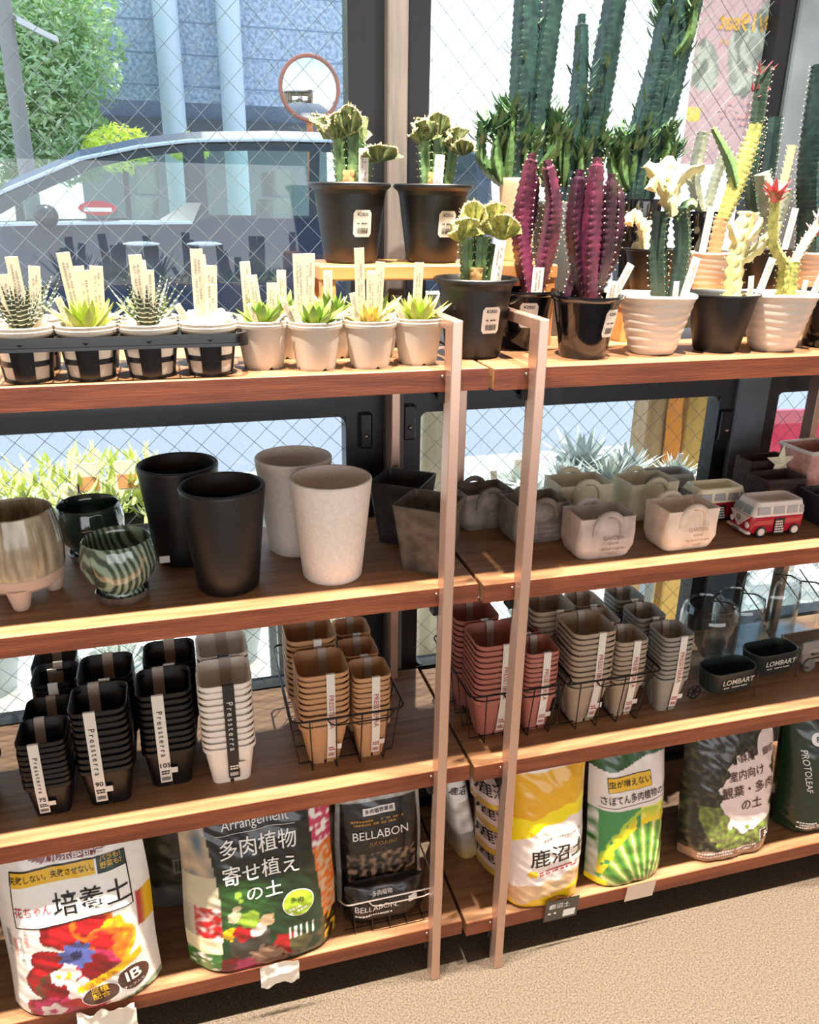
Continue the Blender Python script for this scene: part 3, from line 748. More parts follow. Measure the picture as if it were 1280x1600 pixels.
stems_pot('black tapered pot with a branching cream cactus on the front edge', 'potted_euphorbia', .461, .064, Z1, 'matte', None,
          [([(.478, .064, 1.08), (.475, .064, 1.149), (.482, .064, 1.207)], .0135), ([(.48, .064, 1.14), (.508, .064, 1.16), (.538, .064, 1.193)], taper(.0085)), ([(.476, .064, 1.16), (.464, .064, 1.178), (.456, .064, 1.192)], taper(.0075)), ([(.484, .06, 1.17), (.496, .056, 1.188), (.498, .056, 1.2)], taper(.006))], GHOST, SPINE, [(.03, -.02, .035, .009, -.12), (.047, -.012, .06, .0125, .25)], ribs=3)
def redtuft(t, sz):
    R = random.Random(4); mb = MB()
    for (cx, cz, n, L) in ((-.036, .216, 26, .028), (.05, .176, 22, .026)):
        for i in range(n):
            leaf(mb, (cx, 0, cz-.02*R.random()), R.uniform(0, 6.3), R.uniform(.1, .9), R.uniform(.7, 1.3), L*R.uniform(.6, 1.1), .0085, .3)
    obj('leaves', mb, REDL, t)
stems_pot('white ridged pot with a forked stem carrying red leaf tufts', 'potted_euphorbia', .55, .056, Z1, 'ridged', None,
          [([(.562, .056, 1.08), (.557, .056, 1.142)], .0145, CRESTY, 5), ([(.555, .056, 1.134), (.532, .056, 1.155), (.522, .056, 1.175), (.514, .056, 1.235)], .0085, SPOT, 4), ([(.562, .056, 1.134), (.577, .056, 1.166), (.6, .056, 1.2)], .0085, BEIGE, 4)], SPOT, SPINE, [(.022, -.02, .03, .0085, 0), (.042, -.014, .052, .0125, .3)], extra=redtuft)
stems_pot('black pot at the right edge of the photo beside the white ridged pot', 'potted_euphorbia', .654, .066, Z1, 'gloss', None,
          [([(.65, .066, 1.08), (.654, .066, 1.16)], .012, GREYC, 4)], GREYC, SPINE)
# middle tier on the low riser
zz = Z1+.0643
stems_pot('black pot with a small cream curled cactus behind the purple cluster', 'potted_euphorbia', .425, .2, zz, 'matte', None,
          [([(.405, .19, zz+.06), (.39, .18, zz+.1), (.366, .17, zz+.118), (.358, .165, zz+.105)], .009)], GHOST, SPINE, [(-.02, -.02, .05, .012, -.1)], s=.86)
def spotted_extra(t, sz):
    R = random.Random(9); mb = MB()
    for i in range(16):
        z = R.uniform(.27, .34)-.0; mb2 = leaf(mb, (.035+R.uniform(-.006, .006), R.uniform(-.006, .006), z-.02), R.choice((0, pi))+R.uniform(-.9, .9), R.uniform(.1, .8), 1.1, .022, .004, .3)
    obj('leaves', mb, REDL, t)
stems_pot('white ridged pot with a tall spotted leaning stem in the middle tier', 'potted_euphorbia', .535, .2, zz, 'ridged', None,
          [([(.534, .2, zz+.06), (.539, .2, 1.198)], .0125, ORANGEB, 4), ([(.539, .2, 1.19), (.556, .2, 1.244), (.572, .2, 1.307), (.578, .2, 1.345)], taper(.0145), SPOT, 4), ([(.577, .2, 1.33), (.576, .2, 1.37), (.577, .2, 1.406)], .0125, CD, 4), ([(.556, .2, 1.244), (.538, .2, 1.279), (.502, .2, 1.322)], (lambda t: .012*(1-.75*t)+.001), CG, 3)], SPOT, SPINE, [(-.03, -.01, .075, .0125, .06)], s=.8, extra=spotted_extra)
stems_pot('black pot with a grey-green cactus in the middle tier', 'potted_euphorbia', .63, .2, zz, 'matte', None,
          [([(.63, .2, zz+.06), (.622, .2, 1.21), (.6, .2, 1.262)], .014), ([(.632, .2, zz+.06), (.645, .2, 1.21), (.652, .2, 1.24)], .012)], GREYC, SPINE, [(.02, -.016, .07, .0125, .1)], s=.86)
stems_pot('white ridged pot with a broad dark cactus at the far right of the middle tier', 'potted_euphorbia', .728, .2, zz, 'ridged', None,
          [([(.73, .21, zz+.06), (.722, .215, 1.2), (.71, .22, 1.28), (.705, .22, 1.42)], .026, CT, 3), ([(.735, .2, zz+.06), (.745, .2, 1.18), (.75, .2, 1.26)], .016, CT, 3)], CT, SPINE, s=.8)
# back tier
stems_pot('tall black pot with a pale branching cactus in the back row', 'potted_euphorbia', .548, .258, zz, 'tall', None,
          [([(.545, .258, zz+.12), (.54, .258, 1.21), (.521, .258, 1.253), (.527, .258, 1.322)], .011), ([(.545, .258, zz+.12), (.53, .262, 1.24), (.498, .262, 1.262)], .008), ([(.55, .258, zz+.12), (.56, .26, 1.25), (.574, .26, 1.298)], .009)], GREYC, SPINE, s=.88)
stems_pot('tall white pot with dark grey columns in the back row', 'potted_euphorbia', .662, .262, zz, 'tall', 'white',
          [([(.65, .262, zz+.11), (.626, .258, 1.25), (.625, .256, 1.335)], .012, CD, 4), ([(.66, .262, zz+.11), (.658, .26, 1.27), (.652, .256, 1.348)], .0135, CT, 4), ([(.67, .262, zz+.11), (.69, .26, 1.25), (.696, .26, 1.308)], .009, BEIGE, 4)], CD, SPINE, s=.88)
# tall milk trees
def milk(label, x, y, z, kind, potcol, mains, bunch, s, seed):
    R = random.Random(seed)
    def extra(t, sz):
        lv = MB()
        for (bx, bz0, bz1) in bunch:
            for k in range(2):
                dx, dy = R.uniform(-.012, .012), R.uniform(-.012, .012)
                p = [(bx*.55, dy*.5, bz0-z), (bx+dx, dy, bz0-z+.03), (bx+dx*1.2, dy, bz1-z-R.uniform(0, .03))]
                a, b = ribbed(p, taper(.0095), 3, .45); obj('branch', a, CG, t)
                for q in range(34):
                    t_ = R.uniform(.35, 1); zc = bz0-z+.03+(bz1-bz0-.03)*t_*.95
                    leaf(lv, (bx+dx+R.uniform(-.006, .006), dy+R.uniform(-.006, .006), zc), R.uniform(0, 6.3), R.uniform(.3, .9), R.uniform(.9, 1.4), R.uniform(.02, .034), .0075, .2, 4)
        for (path, r) in mains:
            for q in range(22):
                t_ = R.uniform(.3, 1.0); k = t_*(len(path)-1); i = min(len(path)-2, int(k)); f = k-i
                p = Vector(path[i])*(1-f)+Vector(path[i+1])*f-Vector((x, y, z)); a = R.uniform(0, 6.3)
                leaf(lv, p+Vector((cos(a), sin(a), 0))*.018, a, R.uniform(.4, .9), 1.2, R.uniform(.014, .028), .005, .2, 4)
        obj('leaves', lv, TLEAF, t)
    stems_pot(label, 'potted_milk_tree', x, y, z, kind, potcol, [(p, taper(r), CT, 3) for p, r in mains], CT, SPINE, extra=extra, s=s)
milk('cream pot with two tall dark milk tree columns beside the window post', .212, .232, 1.1333, 'tall', 'cream',
     [([(.205, .232, 1.21), (.206, .232, 1.3), (.207, .232, 1.4), (.203, .232, 1.6)], .0205), ([(.222, .234, 1.21), (.232, .236, 1.3), (.238, .236, 1.4), (.256, .236, 1.6)], .0185)],
     [(-.048, 1.24, 1.325), (-.03, 1.235, 1.34), (-.018, 1.24, 1.345), (.04, 1.25, 1.34), (.05, 1.26, 1.33), (.01, 1.23, 1.31), (-.008, 1.225, 1.3)], .82, 1)
milk('smoky grey pot with two tall milk tree columns, mid back row', .297, .268, Z1, 'tall', 'smoke',
     [([(.305, .268, 1.2), (.31, .268, 1.3), (.312, .268, 1.4), (.308, .268, 1.468)], .0145), ([(.322, .268, 1.2), (.338, .268, 1.3), (.35, .268, 1.4), (.368, .268, 1.6)], .02)],
     [(-.045, 1.24, 1.3), (-.02, 1.235, 1.32), (.02, 1.235, 1.33), (.0, 1.24, 1.32), (.045, 1.25, 1.34), (.058, 1.25, 1.31), (.03, 1.22, 1.3)], 1.42, 2)
milk('tall black pot with thick leafy milk tree columns in front of the poster', .428, .262, zz, 'tall', None,
     [([(.42, .262, 1.21), (.43, .262, 1.32), (.448, .262, 1.42), (.462, .262, 1.52)], .0235), ([(.44, .268, 1.21), (.455, .268, 1.32), (.47, .268, 1.42), (.496, .268, 1.54)], .0205), ([(.415, .258, 1.21), (.412, .258, 1.3), (.43, .258, 1.4), (.44, .258, 1.5)], .017)],
     [(-.045, 1.235, 1.3), (-.03, 1.235, 1.32), (.0, 1.235, 1.32), (.03, 1.25, 1.33), (.045, 1.24, 1.3), (.01, 1.22, 1.3), (.02, 1.4, 1.5), (.05, 1.42, 1.53)], 1.0, 3)
# ------------------------------------------------------------------ second shelf: planters
def glaze(name, c1, c2, sc, stretch, rough=.12, twist=0):
    return mat(name, c1, rough, scale=sc, color2=c2, stretch=stretch, coat=.6, bump=.15, bscale=90)
BLKC = mat('black_ceramic', '#121113', .4, bump=.25, bscale=700)
WHTC = mat('white_stone', '#ebe0d6', .6, bump=.2, bscale=600, var=.08, scale=200)
def round_planter(label, x, y, m, name='round_planter'):
    p = [(0, .002), (.039, 0), (.0415, .003), (.0445, .03), (.0565, .141), (.0565, .1435), (.055, .1455), (.052, .1455), (.0505, .143), (.047, .1), (.040, .012), (.0, .012)]
    t = thing(name, label, 'planter', (x, y, Z2))
    obj('pot', MB().lathe(p, 48, c0=False, c1=False), m, t, smooth=50)
    return t
bb = round_planter('tall black round planter standing behind the front black planter', -.303, .193, BLKC)
obj('price_tag', MB().box(-.036, -.0425, .012, -.022, -.0405, .022), WHITE, bb)
round_planter('tall black round planter in front on the second shelf', -.2485, .083, BLKC)
round_planter('tall white round planter standing behind the front white planter', -.139, .19, WHTC)
round_planter('tall white round planter in front on the second shelf', -.104, .082, WHTC)
GREYS = mat('grey_stone', '#6d6258', .45, scale=60, color2='#4a433e', bump=.15, bscale=300)
DARKS = mat('dark_stone', '#3d3c3c', .45, scale=60, color2='#2a2a2b', bump=.15, bscale=300)
def square_planter(label, x, y, rz, m):
    t = thing('square_planter', label, 'planter', (x, y, Z2), rz)
    h, B, b, th = .1, .083, .058, .006
    mb = MB().loft([rsq(b, b, .004, 0), rsq(b+.002, b+.002, .005, .003), rsq(B, B, .005, h), rsq(B-th, B-th, .004, h), rsq(b-th, b-th, .004, .008)])
    obj('pot', mb, m, t, smooth=30)
square_planter('grey square tapered planter set cornerwise beside the left unit post', .037, .078, -.68, GREYS)
square_planter('dark square tapered planter behind the grey square planter', .028, .186, -.62, DARKS)
# footed ribbed planter
FG = mat('ribbed_glaze', '#b8ad96', .2, scale=40, color2='#84745a', stretch=(3, 3, .35), coat=.5)
RAWC = mat('raw_clay', '#cdb2a0', .8, bump=.15, bscale=400)
t = thing('footed_planter', 'beige ribbed ceramic planter on stubby clay feet', 'planter', (-.508, .112, Z2), .15)
pr = [(.0, .026), (.040, .024), (.047, .030)]
obj('clay_base', MB().lathe([(0, .022), (.038, .021), (.048, .028), (.0525, .042), (.0515, .044), (0, .044)], 48, c0=False, c1=False), RAWC, t)
rib = lambda r, j: r*(1+.012*cos(2*pi*j*24/96))
prf = [(.0512, .0425), (.0525, .05), (.0535, .07), (.051, .095), (.047, .117), (.0455, .1225), (.0435, .1235), (.0425, .121), (.046, .09), (.047, .05), (.0, .045)]
obj('pot', MB().loft([[(rib(r, j if i < 5 else 0)*cos(2*pi*j/96), rib(r, j if i < 5 else 0)*sin(2*pi*j/96), z) for j in range(96)] for i, (r, z) in enumerate(prf)], c0=False), FG, t)
for k in range(3):
    a = -1.75+2*pi*k/3; fx, fy = .036*cos(a), .036*sin(a)
    obj('foot', MB().loft([[(fx+r*cos(q*pi/8), fy+r*sin(q*pi/8), z) for q in range(16)] for r, z in ((.0085, 0), (.0105, .003), (.0135, .016), (.017, .03))]), RAWC, t)
# dark green glazed planters on saucers
GG = mat('green_glaze', '#7f9c86', .08, coat=.8)
nt = GG.node_tree; tc = nt.nodes.new('ShaderNodeTexCoord'); wv = nt.nodes.new('ShaderNodeTexWave'); wv.bands_direction = 'DIAGONAL'
mp = nt.nodes.new('ShaderNodeMapping'); mp.inputs['Scale'].default_value = (1, 1, .35)
wv.inputs['Scale'].default_value = 55; wv.inputs['Distortion'].default_value = 5; wv.inputs['Detail'].default_value = 2; wv.inputs['Detail Scale'].default_value = .6
rp = nt.nodes.new('ShaderNodeValToRGB'); rp.color_ramp.elements[0].color = (*lin('#3a4a40'), 1); rp.color_ramp.elements[1].color = (*lin('#8ea592'), 1); rp.color_ramp.elements[0].position = .25; rp.color_ramp.elements[1].position = .8
nt.links.new(tc.outputs['Object'], mp.inputs[0]); nt.links.new(mp.outputs[0], wv.inputs['Vector']); nt.links.new(wv.outputs['Fac'], rp.inputs[0]); nt.links.new(rp.outputs[0], nt.nodes['Principled BSDF'].inputs['Base Color'])
GD = mat('green_dark_glaze', '#33463c', .08, scale=30, color2='#1a2a26', stretch=(1, 1, .4), coat=.8)
SAUC = mat('saucer_glaze', '#6d6259', .25, scale=40, color2='#4e4039', coat=.4)
def green_planter(label, x, y, m):
    t = thing('glazed_planter', label, 'planter', (x, y, Z2))
    obj('saucer', MB().lathe([(0, .001), (.031, 0), (.0325, .002), (.0345, .011), (.033, .012), (.030, .005), (0, .004)], 40, c0=False, c1=False), SAUC, t)
    pr = [(0, .005), (.0275, .0045), (.028, .01), (.026, .015), (.032, .021), (.042, .034), (.0475, .05), (.0475, .062), (.0445, .078), (.0435, .083), (.0420, .0845), (.0405, .083), (.043, .062), (.040, .04), (.0, .02)]
    sw = lambda j, i: 1+.012*sin(2*pi*j/80*16+i*.7)*(3 <= i <= 8)
    obj('bowl', MB().loft([[(r*sw(j, i)*cos(2*pi*j/80), r*sw(j, i)*sin(2*pi*j/80), z) for j in range(80)] for i, (r, z) in enumerate(pr)], c0=False), m, t, smooth=60)
green_planter('streaked green glazed bowl planter on a saucer in front', -.386, .082, GG)
green_planter('dark green glazed bowl planter behind the streaked green one', -.433, .226, GD)
# stone bag planters
def bag_planter(label, x, y, rz, m, mi, s=1.0):
    t = thing('bag_planter', label, 'planter', (x, y, Z2), rz)
    w, d, h = .092*s, .066*s, .062*s
    R = random.Random(int(x*997)); rings = []
    for z, k, kd, r in ((0, .86, .86, .012), (.004, .95, .95, .014), (.02, 1.05, 1.06, .014), (.04, 1.03, 1.0, .008), (h-.004, 1.0, .97, .004), (h, 1.0, .98, .003)):
        rg = rsq(w*k, d*kd, r*s, z*s if z < h-.005 else z, 6)
        rings.append([(px+.002*noise.noise(Vector((px*40, py*40, z*60+x*9))), py+.002*noise.noise(Vector((px*40+5, py*40, z*60+x*9))), z+(.004*(abs(px)/(w/2))**2*(1 if z > h-.005 else 0))) for px, py, z in rg])
    rings.append([(p[0]*.93, p[1]*.9, p[2]) for p in rings[-1]]); rings.append([(p[0]*.8, p[1]*.78, .01) for p in rings[0]])
    obj('body', MB().loft(rings), m, t, smooth=50)
    for sy in (-1, 1):
        hp = [(.021*s*cos(pi*k/12)*1.05, sy*(d*.47)+sy*.002, h-.016*s+(.026*s)*sin(pi*k/12)**.8) for k in range(13)]
        obj('handle', MB().tube([(hp[0][0], hp[0][1]+sy*.002, hp[0][2]-.006)]+hp+[(hp[-1][0], hp[-1][1]+sy*.002, hp[-1][2]-.006)], .0047*s, 8), m, t)
    tx = MB(); f = lambda a, b: (a, -d*.53-.0012, b)
    for k, (ln, sz) in enumerate((('GARDEN', .0085), ('natural', .006), ('the best of garden', .0055), ('PARIS', .006))):
        put(tx, text2d(ln, sz*s, .0), f, (.008, h*.56-k*.0085))
    obj('stamped_text', tx, mi, t, smooth=0)
BPK = mat('bag_stone_pale', '#e8d8c8', .85, bump=.2, bscale=300, scale=50, color2='#d6c2b0'); BGR = mat('bag_stone_grey', '#c2b6b0', .85, bump=.2, bscale=300, scale=40, color2='#a59a94')
BTN = mat('bag_stone_brown', '#92877d', .85, bump=.2, bscale=300, scale=40, color2='#675d55'); BCR = mat('bag_stone_cream', '#ddd7be', .85, bump=.2, bscale=300, scale=40, color2='#c9c2a8')
SI = mat('stamp_pale', '#a08673', .8); SG = mat('stamp_grey', '#6b5f5a', .8)
bag_planter('greyish pink stone handbag planter in the front row left of the pale one', .301, .065, .0, BGR, SG)
bag_planter('pale pink stone handbag planter in the front row beside the camper van', .443, .063, .03, BPK, SI)
bag_planter('brown-grey stone handbag planter partly hidden by the right unit post', .230, .143, .05, BTN, SG)
bag_planter('dark brown stone handbag planter behind the grey square planter', .17, .216, .1, BTN, SG, .95)
bag_planter('cream stone handbag planter in the back row between the grey and pale planters', .335, .20, .0, BCR, SI, 1.05)
bag_planter('cream-grey stone handbag planter in the back row behind the pale pink one', .455, .19, .05, BCR, SI, 1.0)
bag_planter('cream stone handbag planter at the back beside the dark brown one', .205, .255, .0, BCR, SI, .6)
# camper vans
RED = mat('van_red', '#a51d33', .25, coat=.4); VW_ = mat('van_white', '#ded2cb', .35); VWIN = mat('van_window', '#a9a6a8', .35); VBLK = mat('van_black', '#17161a', .4); VCR = mat('van_cream', '#ece2c4', .4)
def van(label, x, y, rz, roof):
    t = thing('camper_van_planter', label, 'planter', (x, y, Z2), rz)
    # front faces -x ; length L along x
    def ring(z, xf, xb, hw, r=.01, n=6):
        cx = (xf+xb)/2; return [(px+cx, py, z) for px, py, z in rsq(xb-xf, 2*hw, r, z, n)]
    low = MB().loft([ring(.006, -.049, .047, .025), ring(.010, -.052, .049, .0275), ring(.030, -.0515, .05, .0285), ring(.0345, -.050, .0495, .0285)])
    obj('lower_body', low, RED, t)
    upb = MB().loft([ring(.0345, -.0495, .049, .028), ring(.036, -.049, .049, .0282), ring(.050, -.043, .047, .0265), ring(.0575, -.039, .0455, .0245), ring(.0585, -.036, .043, .022), ring(.0575, -.033, .041, .0205), ring(.045, -.033, .041, .0205)])
    obj('upper_body', upb, roof, t)
    # front white vee, emblem, headlights, bumper
    vee = MB().loft([[(-.0505, -.0235, .0345), (-.0505, .0235, .0345), (-.0525, .002, .0135), (-.0525, -.002, .0135)], [(-.0535, -.0235, .0345), (-.0535, .0235, .0345), (-.0538, .002, .0135), (-.0538, -.002, .0135)]])
    v = obj('front_panel', vee, VW_, t)
    em = MB().tube([(-.0545, .0048*cos(k*pi/10), .0275+.0048*sin(k*pi/10)) for k in range(20)], .0005, 5, True)
    em.tube([(-.0545, -.0025, .0312), (-.0545, 0, .0275), (-.0545, .0025, .0312)], .00045, 4).tube([(-.0545, -.0042, .0285), (-.0545, -.002, .0238), (-.0545, 0, .0272), (-.0545, .002, .0238), (-.0545, .0042, .0285)], .00045, 4)
    obj('emblem', em, GREYINK, v)
    for sy in (-1, 1):
        obj('headlight', MB().ball((-.0515, sy*.019, .0195), .0052, 12, 8, (.5, 1, 1)), VW_, t)
        w = MB().loft([[(-.0497+k*.0044, sy*a, z) for k, (a, z) in ((0, (.003, .0375)), (0, (.022, .0375)), (1, (.021, .0495)), (1, (.003, .0495)))], [(-.0507+k*.0044, sy*a, z) for k, (a, z) in ((0, (.003, .0375)), (0, (.022, .0375)), (1, (.021, .0495)), (1, (.003, .0495)))]])
        obj('windscreen', w, mat('van_screen', '#7f8a8e', .2), t)
        for (a, b) in ((-.041, -.018), (-.013, .008), (.0125, .032), (.0355, .0435)):
            w = MB().loft([[(a, sy*.0278, .0385), (b, sy*.0278, .0385), (b-.0008, sy*.0267, .0505), (a+.001, sy*.0267, .0505)], [(a, sy*.0289, .0385), (b, sy*.0289, .0385), (b-.0008, sy*.0275, .0505), (a+.001, sy*.0275, .0505)]])
            obj('side_window', w, VWIN, t)
        for wx in (-.031, .031):
            wl = obj('wheel', MB().tube([(wx, sy*.021, .0095), (wx, sy*.0298, .0095)], .0095, 20), VBLK, t)
            obj('hub_cap', MB().tube([(wx, sy*.0295, .0095), (wx, sy*.031, .0095)], [.0066, .0055], 18), VW_, wl)
    bm_ = obj('bumper', MB().loft([[(-.055, y_, .0075) for y_ in ()] or [(-.056, -.026, .006), (-.056, .026, .006), (-.049, .029, .006), (-.049, -.029, .006)], [(-.056, -.026, .0105), (-.056, .026, .0105), (-.049, .029, .0105), (-.049, -.029, .0105)]]), VW_, t, bev=.001)
    obj('number_plate', MB().box(-.0568, -.008, .0065, -.0562, .008, .0102), GREYINK, bm_)
    bd = obj('sign_board', MB().box(-.0085, -.0302, .004, .0095, -.0285, .031), VBLK, t)
    p = MB(); vs, fs = dashes(.015, .022, 5, 3, .95); put(p, (vs, fs), lambda a, b: (a+.0005, -.0306, b+.0175)); obj('sign_text', p, WHITE, bd, smooth=0)
van('red and white camper van planter in front, nearest the shelf edge', .6165, .076, -.03, VW_)
van('red camper van planter with a cream roof behind the front van', .562, .152, -.03, VCR)
van('grey-roofed camper van planter at the back near the glass', .522, .235, -.03, mat('van_grey', '#a9aba9', .4))
# far right small planters
BARK = mat('bark_brown', '#4a3530', .8, bump=.6, bscale=120, scale=30, color2='#2e211f', stretch=(1, 5, 5))
def trough(label, x, y, w, d, h, m, name, rz=0, z=Z2, wavy=0, cat='planter'):
    t = thing(name, label, cat, (x, y, z), rz)
    rg = lambda k, z, o=0: [(px, py, z+(wavy*sin(px*160) if z > h*.8 else 0)) for px, py, z in rsq(w*k-o, d*k-o, .006, z, 6)]
    obj('body', MB().loft([rg(.88, 0), rg(.97, .006), rg(1, h*.6), rg(1, h), rg(1, h, .008), rg(.85, h*.4, .008)]), m, t)
    return t
trough('brown bark-textured trough planter behind the front camper van', .70, .165, .085, .055, .06, BARK, 'trough_planter', .05, wavy=.002)
trough('second brown bark trough planter close to the glass', .735, .245, .09, .05, .066, BARK, 'trough_planter', .05, wavy=.002)
CHAR = mat('char_box', '#26222a', .5, bump=.3, bscale=200)
bx = trough('dark box planter at the right edge beside the camper van', .742, .09, .06, .07, .05, CHAR, 'box_planter', -.03)
lf = MB().tube([(-.02, -.04, .03), (.0, -.042, .034), (.02, -.04, .028)], .0014); obj('scroll_ornament', lf, VBLK, bx)
PK = mat('pink_basket', '#d9a79d', .7, bump=.7, bscale=250, scale=60, color2='#b9847c')
pk = trough('pinkish woven box planter with a white rim at the far right', .80, .2, .085, .075, .095, PK, 'box_planter', .1)
rim = MB()
for sx_ in (1,):
    q = [(p[0], p[1], p[2]) for p in rsq(.087, .077, .006, .095, 6)]; rim.tube(q, .0035, 6, True)
obj('rim', rim, VW_, pk)
twr = MB()
for k in (-1, 1): twr.tube([(k*.014, -.041, .0), (k*.006, -.041, .03), (k*.002, -.041, .065), (0, -.041, .085)], [.003, .0025, .002, .001], 6)
twr.tube([(-.008, -.041, .022), (.008, -.041, .022)], .0018).tube([(-.004, -.041, .045), (.004, -.041, .045)], .0018)
obj('tower_ornament', twr, mat('tower_white', '#cfc4bd', .6), pk)
st = thing('star_ornament', 'white star ornament standing between the bark trough and the pink box', 'ornament', (.735, .2, Z2+.0))
pts = [((.034 if k % 2 == 0 else .013)*sin(k*pi/5), (.034 if k % 2 == 0 else .013)*cos(k*pi/5)) for k in range(10)]
sm = MB()
for k in range(10):
    a, b = pts[k], pts[(k+1) % 10]
    sm.add([(a[0], 0, .07+a[1]), (b[0], 0, .07+b[1]), (0, -.01, .07), (0, .01, .07)], [(0, 1, 2), (1, 0, 3)])
obj('star', sm, VCR, st, smooth=0); obj('stand', MB().lathe([(.016, 0), (.014, .004), (.003, .006), (.003, .06)], 14), VCR, st)
# ------------------------------------------------------------------ third shelf: nested square pots
def press_mesh(B, b, h, lip=.0016):
    r = B*.2; rings = []
    def ring(w, rr, z, notch=0):
        q = rsq(w, w, rr, z, 7)
        if notch: q = [(x, y, z+(notch if min(abs(x), abs(y)) < w*.13 or abs(abs(x)-abs(y)) < w*.0 else 0)) for x, y, z in q]
        return q
    # denser straight edges so that the slits at the foot show
    def dense(w, rr, z, notch=0):
        q = rsq(w, w, rr, z, 5); out = []
        for i, p in enumerate(q):
            n = q[(i+1) % len(q)]; out.append(p)
            if (Vector(p)-Vector(n)).length > w*.3:
                for t in (.3, .42, .43, .57, .58, .7):
                    e = .0 if not notch else (notch if .425 < t < .575 else 0)
                    out.append((p[0]+(n[0]-p[0])*t, p[1]+(n[1]-p[1])*t, z+e))
        return out
    zl = h-.0065
    w = lambda z: b+(B-b-2*lip)*z/h
    rings = [dense(w(0), r*.7, 0, h*.14), dense(w(h*.5), r*.85, h*.5), dense(w(zl), r, zl), dense(B, r, zl+.0006), dense(B, r, h-.0008), dense(B-.0014, r, h), dense(B-.0034, r*.93, h-.001), dense(w(0)-.004, r*.7, .004)]
    return MB().loft(rings, c0=False)
PB = mat('press_black', '#070709', .4); PWH = mat('press_white', '#e9dfd3', .4, sss=0); PTN = mat('press_tan', '#b98a62', .5); PPK = mat('press_pink', '#a8665a', .5); PGR = mat('press_greige', '#a18d78', .5); PGY = mat('press_grey', '#8d877c', .5)
_pm = {}
def pot_obj(kind, m):
    k = (kind, m.name)
    if k not in _pm:
        B, b, h, dz = {'75': (.064, .045, .056, .0085), '90': (.075, .054, .066, .0105), '105': (.076, .055, .066, .0105), 'L': (.077, .046, .076, .0098), 'S': (.058, .036, .068, .0088)}[kind]
        o = obj('plastic_pot', press_mesh(B, b, h), m, smooth=35)
        _pm[k] = (o, B, b, h, dz, [0])
    return _pm[k]
BANDT = mat('band_print_red', '#b2564a', .6)
def stack(kind, m, x, y, n, word, desc, col, rz=0, z=Z3, band=None, bandm=None, ink=None, boff=.0, bw=.0135, num=None, inner=True, bandtop=1.0, tail=True, num2=None):
    """a stack of nested pots; col = colour word, desc = where the stack stands"""
    o, B, b, h, dz, used = pot_obj(kind, m)
    R = random.Random(int(x*1000)+int(y*777))
    for i in range(n):
        if used[0] == 0: p = o; used[0] = 1
        else: p = o.copy(); COL.objects.link(p)
        p.location = (x+R.uniform(-.0006, .0006), y+R.uniform(-.0006, .0006), z+i*dz); p.rotation_euler = (0, 0, rz+R.uniform(-.01, .01))
        if i == n-1: tag(p, f'topmost {col} square pot of the {desc}', 'plant pot', f'{col} pots of the {desc}')
        else: tag(p, f'{col} square pot nested inside the {desc}', 'plant pot', f'{col} pots of the {desc}')
    H = h+(n-1)*dz
    if band is None: return H
    # paper band: from the foot of the front face, over the front rim, inside and over the back rim
    c, s = cos(rz), sin(rz); t = thing('paper_band', f'paper price band wrapped over the {desc}', 'label', (x, y, z), rz)
    f0 = -(b/2+.002); f1 = -(B/2+.0012)
    path = [(f0-.0016-(B-b)/2*.16, h*.16), (f1-.0002, h-.004), (f1-.0004, H-.003), (f1-.0002, H+.0006), (f1+.003, H+.0008), (f1+.0045, H-.002)]
    rb = MB(); xo = boff
    for sd in (0, 1): pass
    rb.loft([[(xo-bw/2, py, pz), (xo+bw/2, py, pz), (xo+bw/2, py+.0003, pz), (xo-bw/2, py+.0003, pz)] for py, pz in path])
    bo = obj('band', rb, bandm, t, smooth=0)
    if inner:
        ip = [(B/2+.0010, H-.03), (B/2+.0012, H+.0006), (B/2-.003, H+.0008), (B/2-.0055, H-.004), (B/2-.0125, H-h*.6)]
        obj('band_tail', MB().loft([[(xo-bw*.5, py, pz), (xo+bw*.5, py, pz), (xo+bw*.5, py-.0003, pz), (xo-bw*.5, py-.0003, pz)] for py, pz in ip]), mat('band_clear', '#b7a79a', .4), t, smooth=0)
    za, zb_ = path[0][1], H-.004
    def f(a, bb):
        z_ = bb; 
        if z_ < h-.004: k = (z_-path[0][1])/(h-.004-path[0][1]); yy = path[0][0]+(path[1][0]-path[0][0])*k
        else: yy = path[1][0]-.0002
        return (a+xo, yy-.0006, z_)
    pr = MB(); L = zb_-za
    wlen = L*.52
    word = ' '.join(word) if word[1].islower() else word
    tv, tf = text2d(word, 1, .006); ex = max(v[0] for v in tv)-min(v[0] for v in tv); sz = min(bw*.85, wlen/ex)
    put(pr, text2d(word, sz, .006), f, (0, zb_-L*.40), -pi/2)
    obj('print', pr, ink, bo, smooth=0)
    p2 = MB()
    if num: put(p2, text2d(num, bw*.72, .02), f, (0, za+L*.22))
    put(p2, dashes(bw*.7, L*.06, 2, 5), f, (0, za+L*.13)); put(p2, bars(bw*.75, L*.045, 12, 2), f, (0, za+L*.05))
    obj('small_print', p2, ink if num is None else INK, bo, smooth=0)
    if tail:
        tb = MB().loft([[(a, f(a, za+L*q)[1]+.0001, za+L*q) for a in (xo+bw*.5-.001, xo+bw*.5+.009)] + [(a, f(a, za+L*q)[1]+.0004, za+L*q) for a in (xo+bw*.5+.009, xo+bw*.5-.001)] for q in (.115, .185)])
        ta = obj('price_tab', tb, WHITE, bo, smooth=0)
    return H
BLKB = mat('black_band', '#1c1a1c', .5)
k = dict(word='Pressterra', bandm=WHITE, ink=INK, band=1)
stack('75', PB, -.510, .071, 9, desc='front stack of smallest pots', col='black', num='75', boff=-.008, **k)
stack('75', PB, -.512, .138, 8, desc='second stack back of smallest pots', col='black', num='75', **k)
